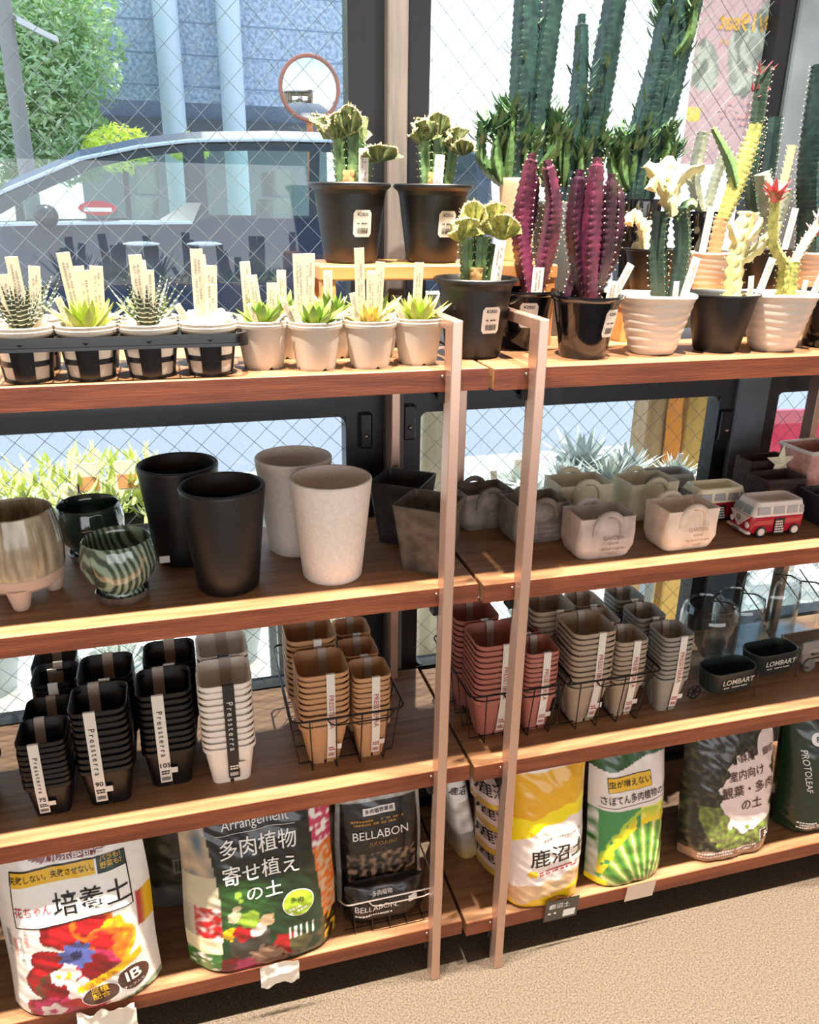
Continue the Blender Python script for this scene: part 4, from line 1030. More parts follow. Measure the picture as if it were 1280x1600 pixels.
stack('75', PB, -.508, .205, 10, desc='third stack back of smallest pots', col='black', num='75', **k)
stack('75', PB, -.517, .262, 9, desc='rearmost stack of smallest pots', col='black', num='75', **k)
stack('90', PB, -.434, .078, 10, desc='middle stack in the front row', col='black', num='90', boff=-.010, bw=.015, **k)
stack('90', PB, -.430, .158, 10, desc='middle stack in the back row', col='black', num='90', bw=.015, **k)
stack('105', PB, -.349, .097, 10, desc='front stack beside the white pots', col='black', num='105', boff=-.008, bw=.016, **k)
stack('105', PB, -.341, .177, 10, desc='rear stack beside the white pots', col='black', num='105', bw=.016, **k)
kw = dict(word='Pressterra', bandm=BLKB, ink=WHITE, band=1)
stack('105', PWH, -.2655, .082, 11, desc='front white stack with a black band', col='white', boff=.004, bw=.016, **kw)
stack('105', PWH, -.263, .163, 11, desc='rear white stack behind the black band', col='white', bw=.016, **kw)
stack('90', PB, -.617, .10, 11, desc='stack cut by the left edge', col='black', **k)
kt = dict(word='PRESSTERRA', bandm=WHITE, ink=BANDT, band=1)
def group(stacks, m, col):
    for kind, x, y, n, d in stacks: stack(kind, m, x, y, n, desc=d, col=col, boff=.008 if kind == 'L' else .004, bw=.0125, **kt)
group([('L', -.125, .085, 10, 'large front stack in the left basket'), ('S', -.053, .078, 10, 'small front stack in the left basket'), ('L', -.129, .170, 11, 'large rear stack in the left basket'), ('S', -.056, .143, 10, 'small middle stack in the left basket'), ('S', -.053, .21, 10, 'small rear stack in the left basket')], PTN, 'tan')
group([('L', .148, .084, 11, 'large front stack in the middle basket'), ('S', .223, .078, 10, 'small front stack in the middle basket'), ('L', .143, .168, 11, 'large rear stack in the middle basket'), ('S', .217, .143, 10, 'small rear stack in the middle basket')], PPK, 'pink')
group([('L', .308, .08, 11, 'large front stack in the right basket'), ('S', .379, .074, 10, 'small front stack in the right basket'), ('L', .276, .165, 11, 'large rear stack in the right basket'), ('S', .366, .14, 10, 'small middle stack in the right basket'), ('S', .37, .205, 10, 'small rear stack in the right basket')], PGR, 'greige')
group([('S', .461, .068, 10, 'front grey stack beside the green carts'), ('S', .452, .138, 10, 'middle grey stack beside the green carts'), ('S', .452, .207, 10, 'rear grey stack beside the green carts')], PGY, 'grey')
def basket(label, x0, x1, y0, y1, h, sl=.012):
    cx, cy = (x0+x1)/2, (y0+y1)/2; w, d = x1-x0, y1-y0; z0 = .003
    t = thing('wire_basket', label, 'basket', (cx, cy, Z3))
    rr = lambda ww, dd, z, r=.012: rsq(ww, dd, r, z, 5)
    obj('rim', MB().tube(rr(w+2*sl, d+2*sl, h), .0017, 6, True), WIRE, t)
    lp = [(-w*.28+.006*(k in (0, 7)), 0, 0) for k in ()]
    a, b = -w*.22, w*.46; yy = -d/2-sl-.002
    obj('label_loop', MB().tube([(a, yy, h-.001), (a+.004, yy-.0015, h-.0075), (a+.012, yy-.002, h-.0105), (b-.012, yy-.002, h-.0105), (b-.003, yy-.0015, h-.0075), (b, yy, h-.001)], .0013, 6), WIRE, t)
    nx = max(3, int(w/.034)); ny = 5
    def wires(pts):
        for p in pts: obj('wire', MB().tube(p, .0011, 5), WIRE, t)
    wires([[((-.5+(i+.5)/nx)*w*1.08, -d/2-sl, h), ((-.5+(i+.5)/nx)*w, -d/2, z0), ((-.5+(i+.5)/nx)*w, d/2, z0), ((-.5+(i+.5)/nx)*w*1.08, d/2+sl, h)] for i in range(nx)])
    wires([[(-w/2-sl, (-.5+(i+.5)/ny)*d*1.08, h), (-w/2, (-.5+(i+.5)/ny)*d, z0), (w/2, (-.5+(i+.5)/ny)*d, z0), (w/2+sl, (-.5+(i+.5)/ny)*d*1.08, h)] for i in range(ny)])
    return t
basket('black wire basket holding the tan nested pots', -.165, -.020, .046, .25, .098)
basket('black wire basket holding the pink nested pots', .107, .255, .042, .215, .098)
basket('black wire basket holding the greige nested pots', .264, .412, .038, .24, .098)
# tin carts, wagon, glass lantern vases
TIN = mat('dark_green_tin', '#232d2b', .4, bump=.08, bscale=200); TINI = mat('tin_inside', '#14191c', .5); RUST = mat('rust_wire', '#4a2d26', .5, metal=.3)
def cart(label, x, y, rz):
    t = thing('tin_cart', label, 'planter', (x, y, Z3), rz)
    L, W, z0, z1 = .1, .052, .016, .056
    rg = lambda k, z, o=0: [(px, py, z) for px, py, z in rsq(L*k-o, W*k-o, .022*k, z, 7)]
    tub = obj('tub', MB().loft([rg(.86, z0), rg(.93, z0+.004), rg(1, z1-.004), rg(1.015, z1-.003), rg(1.015, z1), rg(.985, z1), rg(.85, z0+.006)]), TIN, t)
    tx = MB(); f = lambda a, b: (a, -W/2*(.93+.07*(b-z0)/(z1-z0))-.0014, b)
    put(tx, text2d('LOMBART', .0145, .012), f, (.004, .038)); put(tx, dashes(.05, .004, 1, 3), f, (.0, .028))
    obj('lettering', tx, mat('letter_cream', '#cfc8bb', .6), tub, smooth=0)
    wc = (-.064, -.0, .0135); whl = MB().tube([(wc[0]+.0125*cos(k*pi/12), wc[1], wc[2]+.0125*sin(k*pi/12)) for k in range(24)], .0012, 6, True)
    for k in range(3): whl.tube([(wc[0]+.0125*cos(k*pi/3), wc[1], wc[2]+.0125*sin(k*pi/3)), (wc[0]-.0125*cos(k*pi/3), wc[1], wc[2]-.0125*sin(k*pi/3))], .0009, 5)
    obj('wheel', whl, WIRE, t)
    for sy in (-1, 1):
        obj('handle', MB().tube([(-.064, sy*.004, .0135), (-.03, sy*.018, .0155), (.045, sy*.024, .0155), (.075, sy*.024, .013)], .0012), RUST, t)
        obj('leg', MB().tube([(.044, sy*.0262, .05), (.044, sy*.0265, .0)], .0012), RUST, t)
cart('dark green tin cart with white lettering in front, next to the grey pots', .588, .072, .06)
cart('dark green tin cart with white lettering behind the front cart', .702, .105, .05)
wg = thing('wooden_wagon', 'greyish wooden wagon planter with dark lettering at the right edge', 'planter', (.832, .125, Z3), .03)
WG = mat('wagon_grey', '#a89a8e', .7, scale=12, color2='#8b7d72', stretch=(1, 8, 8))
wb = obj('box', MB().loft([rsq(.12, .055, .004, .014), rsq(.135, .06, .004, .046), rsq(.129, .054, .003, .046), rsq(.116, .05, .003, .018)]), WG, wg, smooth=30)
obj('top_board', MB().loft([[(x_, -.0325, z) for x_, z in ((-.072, .04), (-.04, .046), (.0, .043), (.04, .047), (.072, .042), (.072, .062), (-.072, .062))], [(x_, -.029, z) for x_, z in ((-.072, .04), (-.04, .046), (.0, .043), (.04, .047), (.072, .042), (.072, .062), (-.072, .062))]]), mat('wagon_zinc', '#8b8582', .5), wg)
tx = MB(); put(tx, text2d('Maison de Provence', .0085, .01), lambda a, b: (a-.012, -.0304, b), (0, .034)); put(tx, dashes(.085, .005, 1, 8, .95), lambda a, b: (a-.012, -.0302, b), (0, .025)); obj('lettering', tx, INK, wb, smooth=0)
for wx in (-.048, .045):
    for sy in (-.031, .031):
        obj('wheel', MB().tube([(wx, sy-.002, .013), (wx, sy+.002, .013)], .013, 18), mat('wheel_grey', '#6d6a62', .6), wg)
JAR = thin_glass('jar_glass', (.92, .95, .96), 1.6)
def jar(label, x, y, s=1.0, rz=0):
    t = thing('glass_lantern', label, 'vase', (x, y, Z3), rz)
    H, r = .115*s, .047*s
    pr = [(.001, .003), (r*.94, .002), (r, .006), (r, H*.8), (r*.93, H*.93), (r*.8, H*.97), (r*.82, H), (r*.78, H), (r*.76, H*.965), (r*.9, H*.92), (r*.965, H*.8), (r*.965, .009), (.001, .007)]
    obj('glass', MB().lathe(pr, 40, c0=False, c1=False), JAR, t, smooth=50)
    hd = MB().tube([(r*1.06, 0, .004), (r*1.06, 0, H*.75), (r*1.0, 0, H*.93), (r*.6, 0, H*1.02), (0, 0, H*1.04)], .0016, 8)
    obj('handle', hd, mat('dark_steel', '#4a4648', .3, metal=.8), t)
    obj('strut', MB().tube([(-r*.3, -.01, H*1.3), (r*1.06, -.004, H*.62)], .0013, 6), mat('dark_steel'), t)
jar('clear glass lantern vase with a wire handle behind the front green cart', .61, .165, 1.1, -.3)
jar('clear glass lantern vase with a wire handle behind the rear green cart', .70, .2, 1.0, -.3)
jar('clear glass lantern vase with a wire handle behind the wooden wagon', .79, .225, 1.15, -.3)
jar('clear glass lantern vase with a wire handle at the far right', .85, .215, 1.0, -.3)
# ------------------------------------------------------------------ bottom shelf: soil bags
BAGM = mat('bag_print_film', attr=True, rough=.32, coat=.35, bump=.06, bscale=60)
def nz(x, z, s=0, k=40): return noise.noise(Vector((x*k, z*k, s)))
def smooth(a, b, x): t = max(0, min(1, (x-a)/(b-a))); return t*t*(3-2*t)
def mix(a, b, t): return tuple(p+(q-p)*t for p, q in zip(a, b))
class Bag:
    def __init__(s, name, label, cx, yf, W, H, D, paint, lean=.02, z=Z4, rz=0, seed=1, wr=.0035, topw=.96, nx=96, nz_=130, topd=.18, ears=.0, tilt=0, dv=4, m=None, zo=0):
        s.zo = zo; s.W, s.H, s.D, s.lean, s.seed, s.wr, s.topw, s.topd, s.dv = W, H, D, lean, seed, wr, topw, topd, dv
        s.t = thing(name, label, 'bag', (cx, yf+D/2, z), rz)
        if tilt: s.t.rotation_euler = (0, tilt, rz)
        mb = MB(); mb.c = []
        for side in (0, 1):
            for j in range(nz_+1):
                for i in range(nx+1):
                    u = i/nx; v = j/nz_
                    mb.v.append(s.pos(u, v, side)); mb.c.append(paint((u-.5)*W, v*H+zo) if side == 0 else paint((.5-u)*W*.9, v*H+zo))
        n = (nx+1)*(nz_+1)
        for j in range(nz_):
            for i in range(nx):
                a = j*(nx+1)+i
                mb.f.append((a, a+1, a+nx+2, a+nx+1)); mb.f.append((n+a+1, n+a, n+a+nx+1, n+a+nx+2))
        for i in range(nx): mb.f.append((i+1, i, n+i, n+i+1)); q = nz_*(nx+1)+i; mb.f.append((q, q+1, n+q+1, n+q))
        s.sheet = obj('sack', mb, m or BAGM, s.t, smooth=80)
    def pos(s, u, v, side=0, off=0):
        q = 2*u-1; e = max(0, 1-abs(q)**4.5); k = (.88+.12*min(1, (v/.1))**.7)*(1-(1-s.topd)*v**s.dv)
        w = s.W*(1-(1-s.topw)*v**2)*(1+.012*sin(v*9+s.seed))
        x = q*w/2; z = v*s.H-.004*(1-abs(q))*0+.006*(q*q)*(v < .02)
        wv = (nz(x, z*.6, s.seed, 26)*1.0+nz(x+z, z, s.seed+3, 55)*.45)*s.wr*min(1, e*3)
        y = s.lean*v**1.3-(s.D/2*e*k)*(1 if side == 0 else -1)+wv*(1 if side == 0 else .5)-off
        if v < .03: z = max(0, z)
        return (x, y, max(z, 0))
    def f(s, off=.0012):
        return lambda a, b: s.pos(a/s.W+.5, max(0, min(1, (b-s.zo)/s.H)), 0, off)
    def text(s, body, size, at, m, bold=.015, rot=0, sx=1, name='lettering', ax='CENTER', off=.0014):
        o = obj(name, put(MB(), finer(text2d(body, size, bold, ax, sx)), s.f(off+.0004), at, rot), m, s.sheet, smooth=0, norm=False); return o
    def shape(s, shp, at, m, name='panel', rot=0, off=.0009):
        return obj(name, put(MB(), finer(shp, .006), s.f(off), at, rot), m, s.sheet, smooth=0, norm=False)
L_ = {k: lin(v) for k, v in dict(white='#ece5df', red='#b01820', dred='#7a0f18', yel='#e8b818', blue='#5a68b0', navy='#2a2c58', orange='#e07020', black='#0d0c0d', dgreen='#1c3a20', green='#3f7a34', lime='#9cc040', brown='#5d4430', tan='#d8b890', pink='#e8d0cc', grey='#8d867e', olive='#5d5a38', dark='#1d1a16', mag='#c03060', cream='#efe2b8', lbrown='#a8836a').items()}
INKP = mat('print_black', '#100e0e', .4); REDP = mat('print_red', '#b01828', .4); WHP = mat('print_white', '#f0ece8', .4); YELP = mat('print_yellow', '#e6b422', .4); GOLDP = mat('print_gold', '#a8782a', .4); BRP = mat('print_brown', '#4a2a20', .4); DGP = mat('print_dark_green', '#183020', .4); GRP = mat('print_grey', '#8a837c', .5)
def paintA(x, z):
    c = L_['white']; n = nz(x, z, 1, 60)
    if z > .268 and x > -.06+.02*(z-.268)/.03:
        c = L_['dred'] if (x+.0)**2/.07**2+(z-.30)**2/.036**2 < 1 else c
    for fx, fz, rx, rz_, col, c2 in ((-.01, .165, .038, .03, 'red', 'dred'), (.022, .17, .03, .03, 'red', 'orange'), (.05, .13, .026, .042, 'orange', 'yel'), (.032, .135, .022, .025, 'red', 'orange'), (-.043, .12, .022, .021, 'red', 'dred'), (-.058, .085, .018, .028, 'red', 'dred'), (-.03, .07, .035, .03, 'dred', 'brown'), (.022, .095, .03, .03, 'dred', 'mag'), (-.05, .03, .03, .028, 'mag', 'dred'), (.0, .035, .04, .025, 'red', 'mag')):
        d = ((x-fx)/rx)**2+((z-fz)/rz_)**2+n*.3
        if d < 1: c = mix(L_[col], L_[c2], smooth(.3, .9, d+nz(x, z, 5, 120)*.5))
    for fx, fz, r, col, cc, k in ((-.004, .122, .026, 'blue', 'navy', 9), (-.02, .088, .02, 'pink', 'yel', 5), (-.004, .06, .022, 'pink', 'yel', 5), (-.046, .026, .019, 'pink', 'mag', 5), (-.032, .09, .012, 'white', 'yel', 5)):
        dx, dz = x-fx, z-fz; a = atan2(dz, dx); d = sqrt(dx*dx+dz*dz)/(r*(.86+.14*cos(a*k)))
        if d < 1: c = L_[cc] if d < .35 else mix(L_[col], L_['white'] if col != 'blue' else L_['navy'], .35*abs(sin(a*k))*d)
    # ribbon
    zr = .058+.42*(x+.005)+(.9*(x-.04))**2
    if -.0 < x < .083 and abs(z-zr) < .0075: c = L_['yel']
    if x > .083 and abs(z-.175+x*.1) < .03: c = mix(L_['red'], L_['yel'], smooth(.087, .095, x))
    if z < .03 and x > .035 and abs(z-.012) < .03*(x-.03)*10: c = mix(c, L_['green'], .75) if nz(x, z, 8, 70) > -.15 else c
    return c
A = Bag('soil_bag', 'large white soil bag printed with red and purple flowers at the far left', -.4975, -.008, .206, .279, .085, paintA, zo=.014, lean=.012, seed=2, wr=.003)
P = rectgrid(.157, .082, 24, 10)
A.shape(rectgrid(.158, .085, 24, 10), (0, .2225), INKP, 'panel_border', .03, .0008); A.shape(rectgrid(.1545, .081, 24, 10), (0, .2225), WHP, 'panel', .03, .0012)
A.shape(rectgrid(.113, .02, 16, 4), (-.021, .2525), YELP, 'yellow_strip', .03, .0015); A.shape(rectgrid(.038, .021, 6, 4), (.0575, .2545), DGP, 'dark_box', .03, .0015)
A.text('失敗しない。失敗させない。', .0108, (-.02, .2525), INKP, .02, .03, .86, off=.0019); A.text('バラも!\n野菜も!', .009, (.0575, .2585), YELP, .015, .03, off=.0019)
A.text('花ちゃん', .0165, (-.052, .2045), REDP, .025, .03, .76, off=.0018); A.text('培養土', .039, (.027, .208), INKP, .035, .03, .9, off=.0018)
A.text('フルボ酸配合', .0155, (.006, .2735), WHP, .02, .03, off=.0014)
A.shape(ell(.0215, .022, 24), (.067, .055), BRP, 'oval', 0, .001); A.text('IB', .028, (.067, .06), WHP, .02, .1); A.text('チップ入り', .006, (.067, .041), WHP, 0, .1)
A.shape(ell(.027, .02, 24), (.021, .042), WHP, 'oval', .15, .001); A.shape(ell(.0255, .0185, 24), (.021, .042), BRP, 'oval', .15, .0013); A.text('腐植\n配合', .0125, (.021, .0475), YELP, .02, .1, off=.0017)
A.text('花ちゃんの', .0085, (.028, .071), REDP, .015, .35, off=.0016)
for k, (x_, z_, tx_, m_) in enumerate(((-.09, .13, '有機質肥料入り', INKP), (-.082, .125, '腐植酸配合', REDP), (-.074, .12, '植えるだけで育つ', INKP), (-.066, .145, 'フルボ酸配合', REDP))):
    A.text('\n'.join(tx_), .0062, (x_, z_+.02), m_, .0, .0)
A.text('16ℓ', .022, (.068, .012), INKP, .02, .1)
def paintG(x, z):
    n = nz(x, z, 2, 50); n2 = nz(x, z, 7, 110)
    if x < -.073+.012*sin(z*14):
        if z > .19: return mix(L_['grey'], L_['tan'], .3+n)
        if z > .135: return mix(L_['grey'], L_['cream'], .5)
        if .08 < z: return mix(L_['red'], L_['pink'], smooth(-.1, .5, n2)) if x > -.1 else mix(L_['grey'], L_['cream'], .3)
        if .05 < z: return L_['cream']
        return mix(L_['green'], L_['white'], smooth(0, .35, n2))
    if x > .078+.02*(1-z/.29):
        if z > .2: return mix(L_['mag'], L_['white'], smooth(-.05, .2, n2))
        if z > .07: return mix(L_['orange'], L_['tan'], smooth(-.2, .3, n2))
        return mix(L_['black'], L_['yel'], smooth(.0, .3, n2))
    c = mix(L_['black'], L_['dgreen'], smooth(.25, .1, z)*.9+n*.3)
    c = mix(c, L_['green'], smooth(.07, .0, sqrt((x+.035)**2+(z-.13)**2))*.55)
    if z > .252: c = L_['black']
    if -.052 < x < .008 and .03 < z < .082: c = mix(L_['dark'], L_['grey'], .35 if z > .073 else .12)
    for fx, fz, r, col in ((-.05, .086, .012, 'yel'), (-.028, .083, .017, 'red'), (-.008, .086, .013, 'pink'), (-.038, .13, .006, 'cream'), (-.042, .115, .011, 'cream'), (-.02, .105, .017, 'lime'), (.005, .1, .012, 'tan'), (-.035, .155, .006, 'lime'), (-.032, .145, .004, 'lime'), (.03, .045, .022, 'red'), (.055, .04, .018, 'olive'), (.0, .02, .03, 'lbrown'), (-.058, .02, .022, 'dred'), (-.03, .012, .02, 'mag')):
        d = sqrt((x-fx)**2+(z-fz)**2)/r+n2*.4
        if d < 1: c = mix(L_[col], L_['black'], .25*abs(sin(d*9)))
    if .03 < x < .08 and .055 < z < .075 and sin(x*700) > .6: c = L_['white']
    return c
G = Bag('soil_bag', 'dark green succulent soil bag with white lettering on the left unit bottom shelf', -.2365, -.001, .232, .279, .08, paintG, zo=.008, lean=.012, seed=5, wr=.004)
G.text('Arrangement', .021, (-.002, .266), WHP, .0, .03, .9); G.shape(rectgrid(.12, .0007, 12, 1), (-.002, .252), WHP, 'rule', .03)
G.text('多肉植物', .0315, (.0, .229), WHP, .014, .03, .95); G.text('寄せ植え', .0315, (.002, .189), WHP, .014, .03, .95); G.text('の土', .0285, (.004, .153), WHP, .012, .03)
G.shape(ell(.0245, .0255, 28), (.054, .12), WHP, 'badge_ring', 0, .001); G.shape(ell(.023, .024, 28), (.054, .12), mat('print_lime', '#a4c232', .4), 'badge', 0, .0013); G.text('多肉', .011, (.052, .127), DGP, .02); G.shape(dashes(.03, .014, 2, 3), (.054, .11), WHP, 'badge_text', .3, .0018)
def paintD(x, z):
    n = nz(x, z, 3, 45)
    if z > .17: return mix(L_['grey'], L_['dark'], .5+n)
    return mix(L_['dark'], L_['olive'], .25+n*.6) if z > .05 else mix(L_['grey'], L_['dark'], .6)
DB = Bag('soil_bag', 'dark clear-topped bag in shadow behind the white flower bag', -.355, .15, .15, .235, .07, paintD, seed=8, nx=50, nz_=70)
DB.shape(rectgrid(.05, .028, 4, 3), (.01, .085), GRP, 'barcode_label'); DB.shape(bars(.042, .02, 14, 4), (.01, .085), INKP, 'barcode', 0, .0016)
def paintE(x, z): return mix(L_['lbrown'], L_['brown'], .5+nz(x, z, 4, 50)) if z < .18 else mix(L_['grey'], L_['dark'], .45+nz(x, z, 4, 60))
Bag('soil_bag', 'brown clear bag squeezed between the dark green bag and the black bag', -.125, .11, .08, .262, .05, paintE, seed=12, nx=40, nz_=70)
def paintB(x, z):
    n = nz(x, z, 6, 70)
    c = mix(L_['black'], L_['brown'], max(0, n)*.25)
    if abs(x) > .0675 or z > .218: return mix(L_['grey'], L_['white'], .15+.5*abs(n))
    if .075 < z < .128 and abs(x) < .062: c = mix(L_['dark'], L_['lbrown'], smooth(-.2, .5, nz(x, z, 9, 110))*.8) if x > -.058 else c
    return c
B1 = Bag('soil_bag', 'black soil bag with a silver border standing in the wire basket', -.034, .066, .148, .222, .05, paintB, zo=.018, lean=.014, seed=15, wr=.002, topd=.1, nx=76)
B1.text('BELLABON', .0215, (.0, .163), WHP, .0, .02, .93); B1.text('SUCCULENT', .0085, (.004, .146), GOLDP, .0, .02); B1.shape(rectgrid(.056, .0125, 8, 3), (-.001, .2035), WHP, 'white_label', .02); B1.text('多肉植物専用', .0085, (-.001, .2035), INKP, .02, .02, off=.0018)
B1.text('観葉植物の土  簡単植替', .0055, (.005, .066), GRP, .0, .02); B1.shape(dashes(.1, .012, 2, 6, .8), (0, .185), GOLDP, 'small_print')
def paintB2(x, z): return mix(L_['black'], L_['brown'], max(0, nz(x, z, 10, 60))*.6)
B2 = Bag('soil_bag', 'black soil bag folded low in the basket in front of the silver-bordered one', -.034, .032, .138, .066, .044, paintB2, lean=.0, seed=18, wr=.003, nx=60, nz_=40, z=Z4+.004, topd=.4)
B2.text('BELLABON.', .0145, (-.018, .031), WHP, .0, .03); B2.shape(rectgrid(.016, .012, 3, 3), (.045, .036), WHP, 'white_square', .03); B2.shape(dashes(.07, .006, 1, 5, .95), (-.018, .017), WHP, 'white_line', .03); B2.text('多肉植物', .009, (-.008, .056), WHP, .02, .03)
bk = thing('wire_basket', 'silver wire basket around the black soil bags', 'basket', (-.033, .082, Z4))
SILW = mat('silver_wire', '#b9aaa0', .3, metal=.7)
obj('rim', MB().tube(rsq(.158, .128, .014, .068, 6), .0016, 6, True), SILW, bk)
obj('label_loop', MB().tube([(-.035, -.066, .067), (-.03, -.067, .06), (-.02, -.0675, .0575), (.055, -.0675, .0575), (.066, -.067, .06), (.07, -.066, .067)], .0012), SILW, bk)
for k in range(5): obj('wire', MB().tube([(-.06+k*.03, -.064, .068), (-.058+k*.029, -.062, .002), (-.058+k*.029, .062, .002), (-.06+k*.03, .064, .068)], .0009, 5), WIRE, bk)
for k in range(3):
    y_ = -.05+k*.05; obj('wire', MB().tube([(-.079, y_, .068), (-.075, y_, .002), (.075, y_, .002), (.079, y_, .068)], .0009, 5), WIRE, bk)
# pale stacked bags
def paintK(x, z):
    n = nz(x, z, 11, 60)
    return mix(L_['lbrown'], L_['pink'], .7+n*.5) if z > .016 else mix(L_['yel'], L_['lbrown'], .5+n)
for k, (dx, y_, ww) in enumerate(((.012, .062, .095), (.006, .058, .1), (.004, .055, .1), (-.006, .052, .105))):
    b_ = Bag('soil_bag', ['bottom small pale soil bag of the pile behind the right post', 'second small pale soil bag from the bottom of the pile', 'third small pale soil bag from the bottom of the pile', 'top small pale soil bag with dark lettering on the pile'][k], .193+dx, y_, ww, .056, .12, paintK, lean=0, seed=20+k, wr=.004, z=Z4+.0535*k, nx=44, nz_=26, topd=.3)
    b_.text('鹿沼土', .02, (-.022, .036), INKP, .03, .05)
def paintW(x, z): return mix(L_['white'], L_['grey'], .35+nz(x, z, 13, 50)*.8) if z > .07 else mix(L_['grey'], L_['yel'], smooth(.06, .0, z)*.5)
wb_ = Bag('soil_bag', 'grey-white soil bag leaning against the pale bag pile behind the left post', .148, .12, .055, .262, .13, paintW, lean=0, seed=27, nx=30, nz_=70, tilt=-.2, wr=.004, topd=.7)
wb_.shape(rectgrid(.04, .05, 4, 5), (0, .165), WHP, 'white_label'); wb_.text('鹿沼', .016, (0, .165), INKP, .02, -.4, off=.002)
def paintY(x, z):
    n = nz(x, z, 14, 40)
    d = z-.22*x-.01*n
    if z > .262+.04*x: return mix(L_['white'], L_['tan'], .3+n*.5)
    if d > .195: return mix(L_['yel'], L_['orange'], .18+.3*max(0, n))
    if d > .168-.5*max(0, -x-.03): return lin('#f4dc10')
    if d > .062 and x > -.066: return mix(L_['white'], L_['pink'], .5)
    if d > .028: return mix(L_['tan'], L_['orange'], .12+.2*n)
    return lin('#eab818')
Y = Bag('soil_bag', 'yellow and white soil bag beside the right unit post', .24, -.01, .146, .284, .085, paintY, zo=.004, lean=.012, seed=30, wr=.0045, nx=80, topd=.15)
Y.text('鹿沼土', .036, (.014, .112), INKP, .012, .06, 1.02); Y.shape(dashes(.075, .01, 2, 9), (.014, .083), REDP, 'small_print', .1); Y.shape(ell(.009, .007, 14), (-.034, .08), YELP, 'dot'); Y.shape(dashes(.075, .006, 1, 5), (.02, .147), GRP, 'small_print', .12)
def paintC(x, z):
    n = nz(x, z, 16, 70)
    if z > .243 + .01*sin(x*40): return mix(L_['dgreen'], L_['green'], .25+n*.4)
    if z > .165: return mix(L_['white'], L_['pink'], .4)
    if z < .03 and x < -.045+.02*n: return lin('#f0d818')
    if x < -.064: return mix(L_['green'], L_['white'], .5+n)
    c = mix(L_['green'], L_['lime'], .3)
    dx, dz = x-.03, z+.03; r = sqrt((dx/.095)**2+(dz/.165)**2)
    if r < 1:
        a = atan2(dz/.165, dx/.095)
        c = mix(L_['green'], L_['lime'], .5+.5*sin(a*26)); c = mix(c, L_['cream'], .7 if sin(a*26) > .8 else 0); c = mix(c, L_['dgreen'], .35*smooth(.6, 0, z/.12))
    elif r < 1.18 and n > -.2: c = mix(lin('#f0d020'), L_['lime'], smooth(1, 1.2, r))
    else: c = mix(L_['green'], lin('#3f9a60'), .5) if x < .01 else lin('#e8d860')
    return c
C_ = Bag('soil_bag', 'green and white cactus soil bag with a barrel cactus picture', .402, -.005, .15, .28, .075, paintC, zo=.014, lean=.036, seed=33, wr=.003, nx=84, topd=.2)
C_.shape(rectgrid(.082, .0265, 10, 4), (-.01, .213), INKP, 'label_border', .04); C_.shape(rectgrid(.08, .0245, 10, 4), (-.01, .213), YELP, 'yellow_label', .04, .0013); C_.text('虫が増えない', .0135, (-.01, .213), INKP, .02, .04, off=.0018)
C_.text('さぼてん多肉植物の土', .0165, (.002, .186), INKP, .02, .04, .8); C_.shape(rectgrid(.128, .0008, 10, 1), (.0, .1735), INKP, 'rule', .04)
def paintR(x, z):
    n = nz(x, z, 18, 60); n2 = nz(x, z, 22, 120)
    if z < .05+.006*n: return mix(L_['lbrown'], L_['brown'], .35+n2*.4)
    b = ((x-.02)/.062)**2+((z-.155)/.075)**2+n*.45
    if b < .95 : return L_['pink']
    if z < .14 and b < 2.6: return mix(L_['olive'], L_['lime'], smooth(-.3, .6, n2)*.5)
    return mix(L_['dark'], L_['olive'], smooth(-.1, .5, n2)*.55)
Rb = Bag('soil_bag', 'dark brown indoor plant soil bag with dark lettering on a pale patch', .617, -.001, .194, .276, .085, paintR, zo=.024, lean=.038, seed=36, wr=.004, nx=100, topd=.25)
Rb.text('小鉢用', .0165, (.006, .222), BRP, .015, .06); Rb.text('室内向け', .0195, (.012, .194), BRP, .015, .06); Rb.text('観葉・多肉', .0225, (.017, .165), BRP, .015, .06); Rb.text('の土', .0235, (.024, .134), BRP, .015, .05)
Rb.shape(ell(.026, .031, 24), (.062, .236), mat('print_pink', '#e0ccc6', .4), 'oval'); Rb.text('細粒', .0155, (.062, .228), BRP, .01, .05, off=.0016)
Rb.shape(rectgrid(.032, .024, 4, 4), (.062, .068), WHP, 'litre_mark', .05); Rb.shape(rectgrid(.029, .021, 4, 4), (.062, .068), BRP, 'litre_mark', .05, .0013); Rb.text('3ℓ', .017, (.062, .068), WHP, .02, .05, off=.0018); Rb.shape(dashes(.13, .014, 2, 12, .9), (-.01, .044), mat('print_pink'), 'small_print', .05)
def paintP(x, z):
    n2 = nz(x, z, 24, 90)
    if z < .03: return mix(L_['lbrown'], L_['dark'], .3+n2)
    if ((x-.03)/.055)**2+((z-.16)/.07)**2+n2 < 1: return mix(L_['olive'], L_['lime'], .25+n2*.6)
    return mix(L_['dgreen'], L_['black'], .45)
Pb = Bag('soil_bag', 'dark green soil bag with vertical white lettering at the right edge', .835, .012, .175, .27, .1, paintP, zo=.032, lean=.034, seed=39, nx=70, topd=.25)
Pb.text('PROTOLEAF', .0155, (-.058, .165), WHP, .0, -1.42); Pb.shape(ell(.0115, .0125, 20), (-.04, .228), WHP, 'badge'); Pb.text('P', .014, (-.04, .228), DGP, .02, off=.0018); Pb.shape(dashes(.09, .016, 3, 6), (-.02, .055), WHP, 'small_print', .04)
def paintQ(x, z): n = nz(x, z, 26, 50); return mix(lin('#d8b030'), L_['dark'], smooth(-.1, .2, n)) if z > .2 else mix(L_['dark'], L_['brown'], .4+n)
Bag('soil_bag', 'yellow and black bag hidden behind the yellow and white bag', .345, .16, .19, .28, .08, paintQ, seed=42, nx=50, nz_=60)
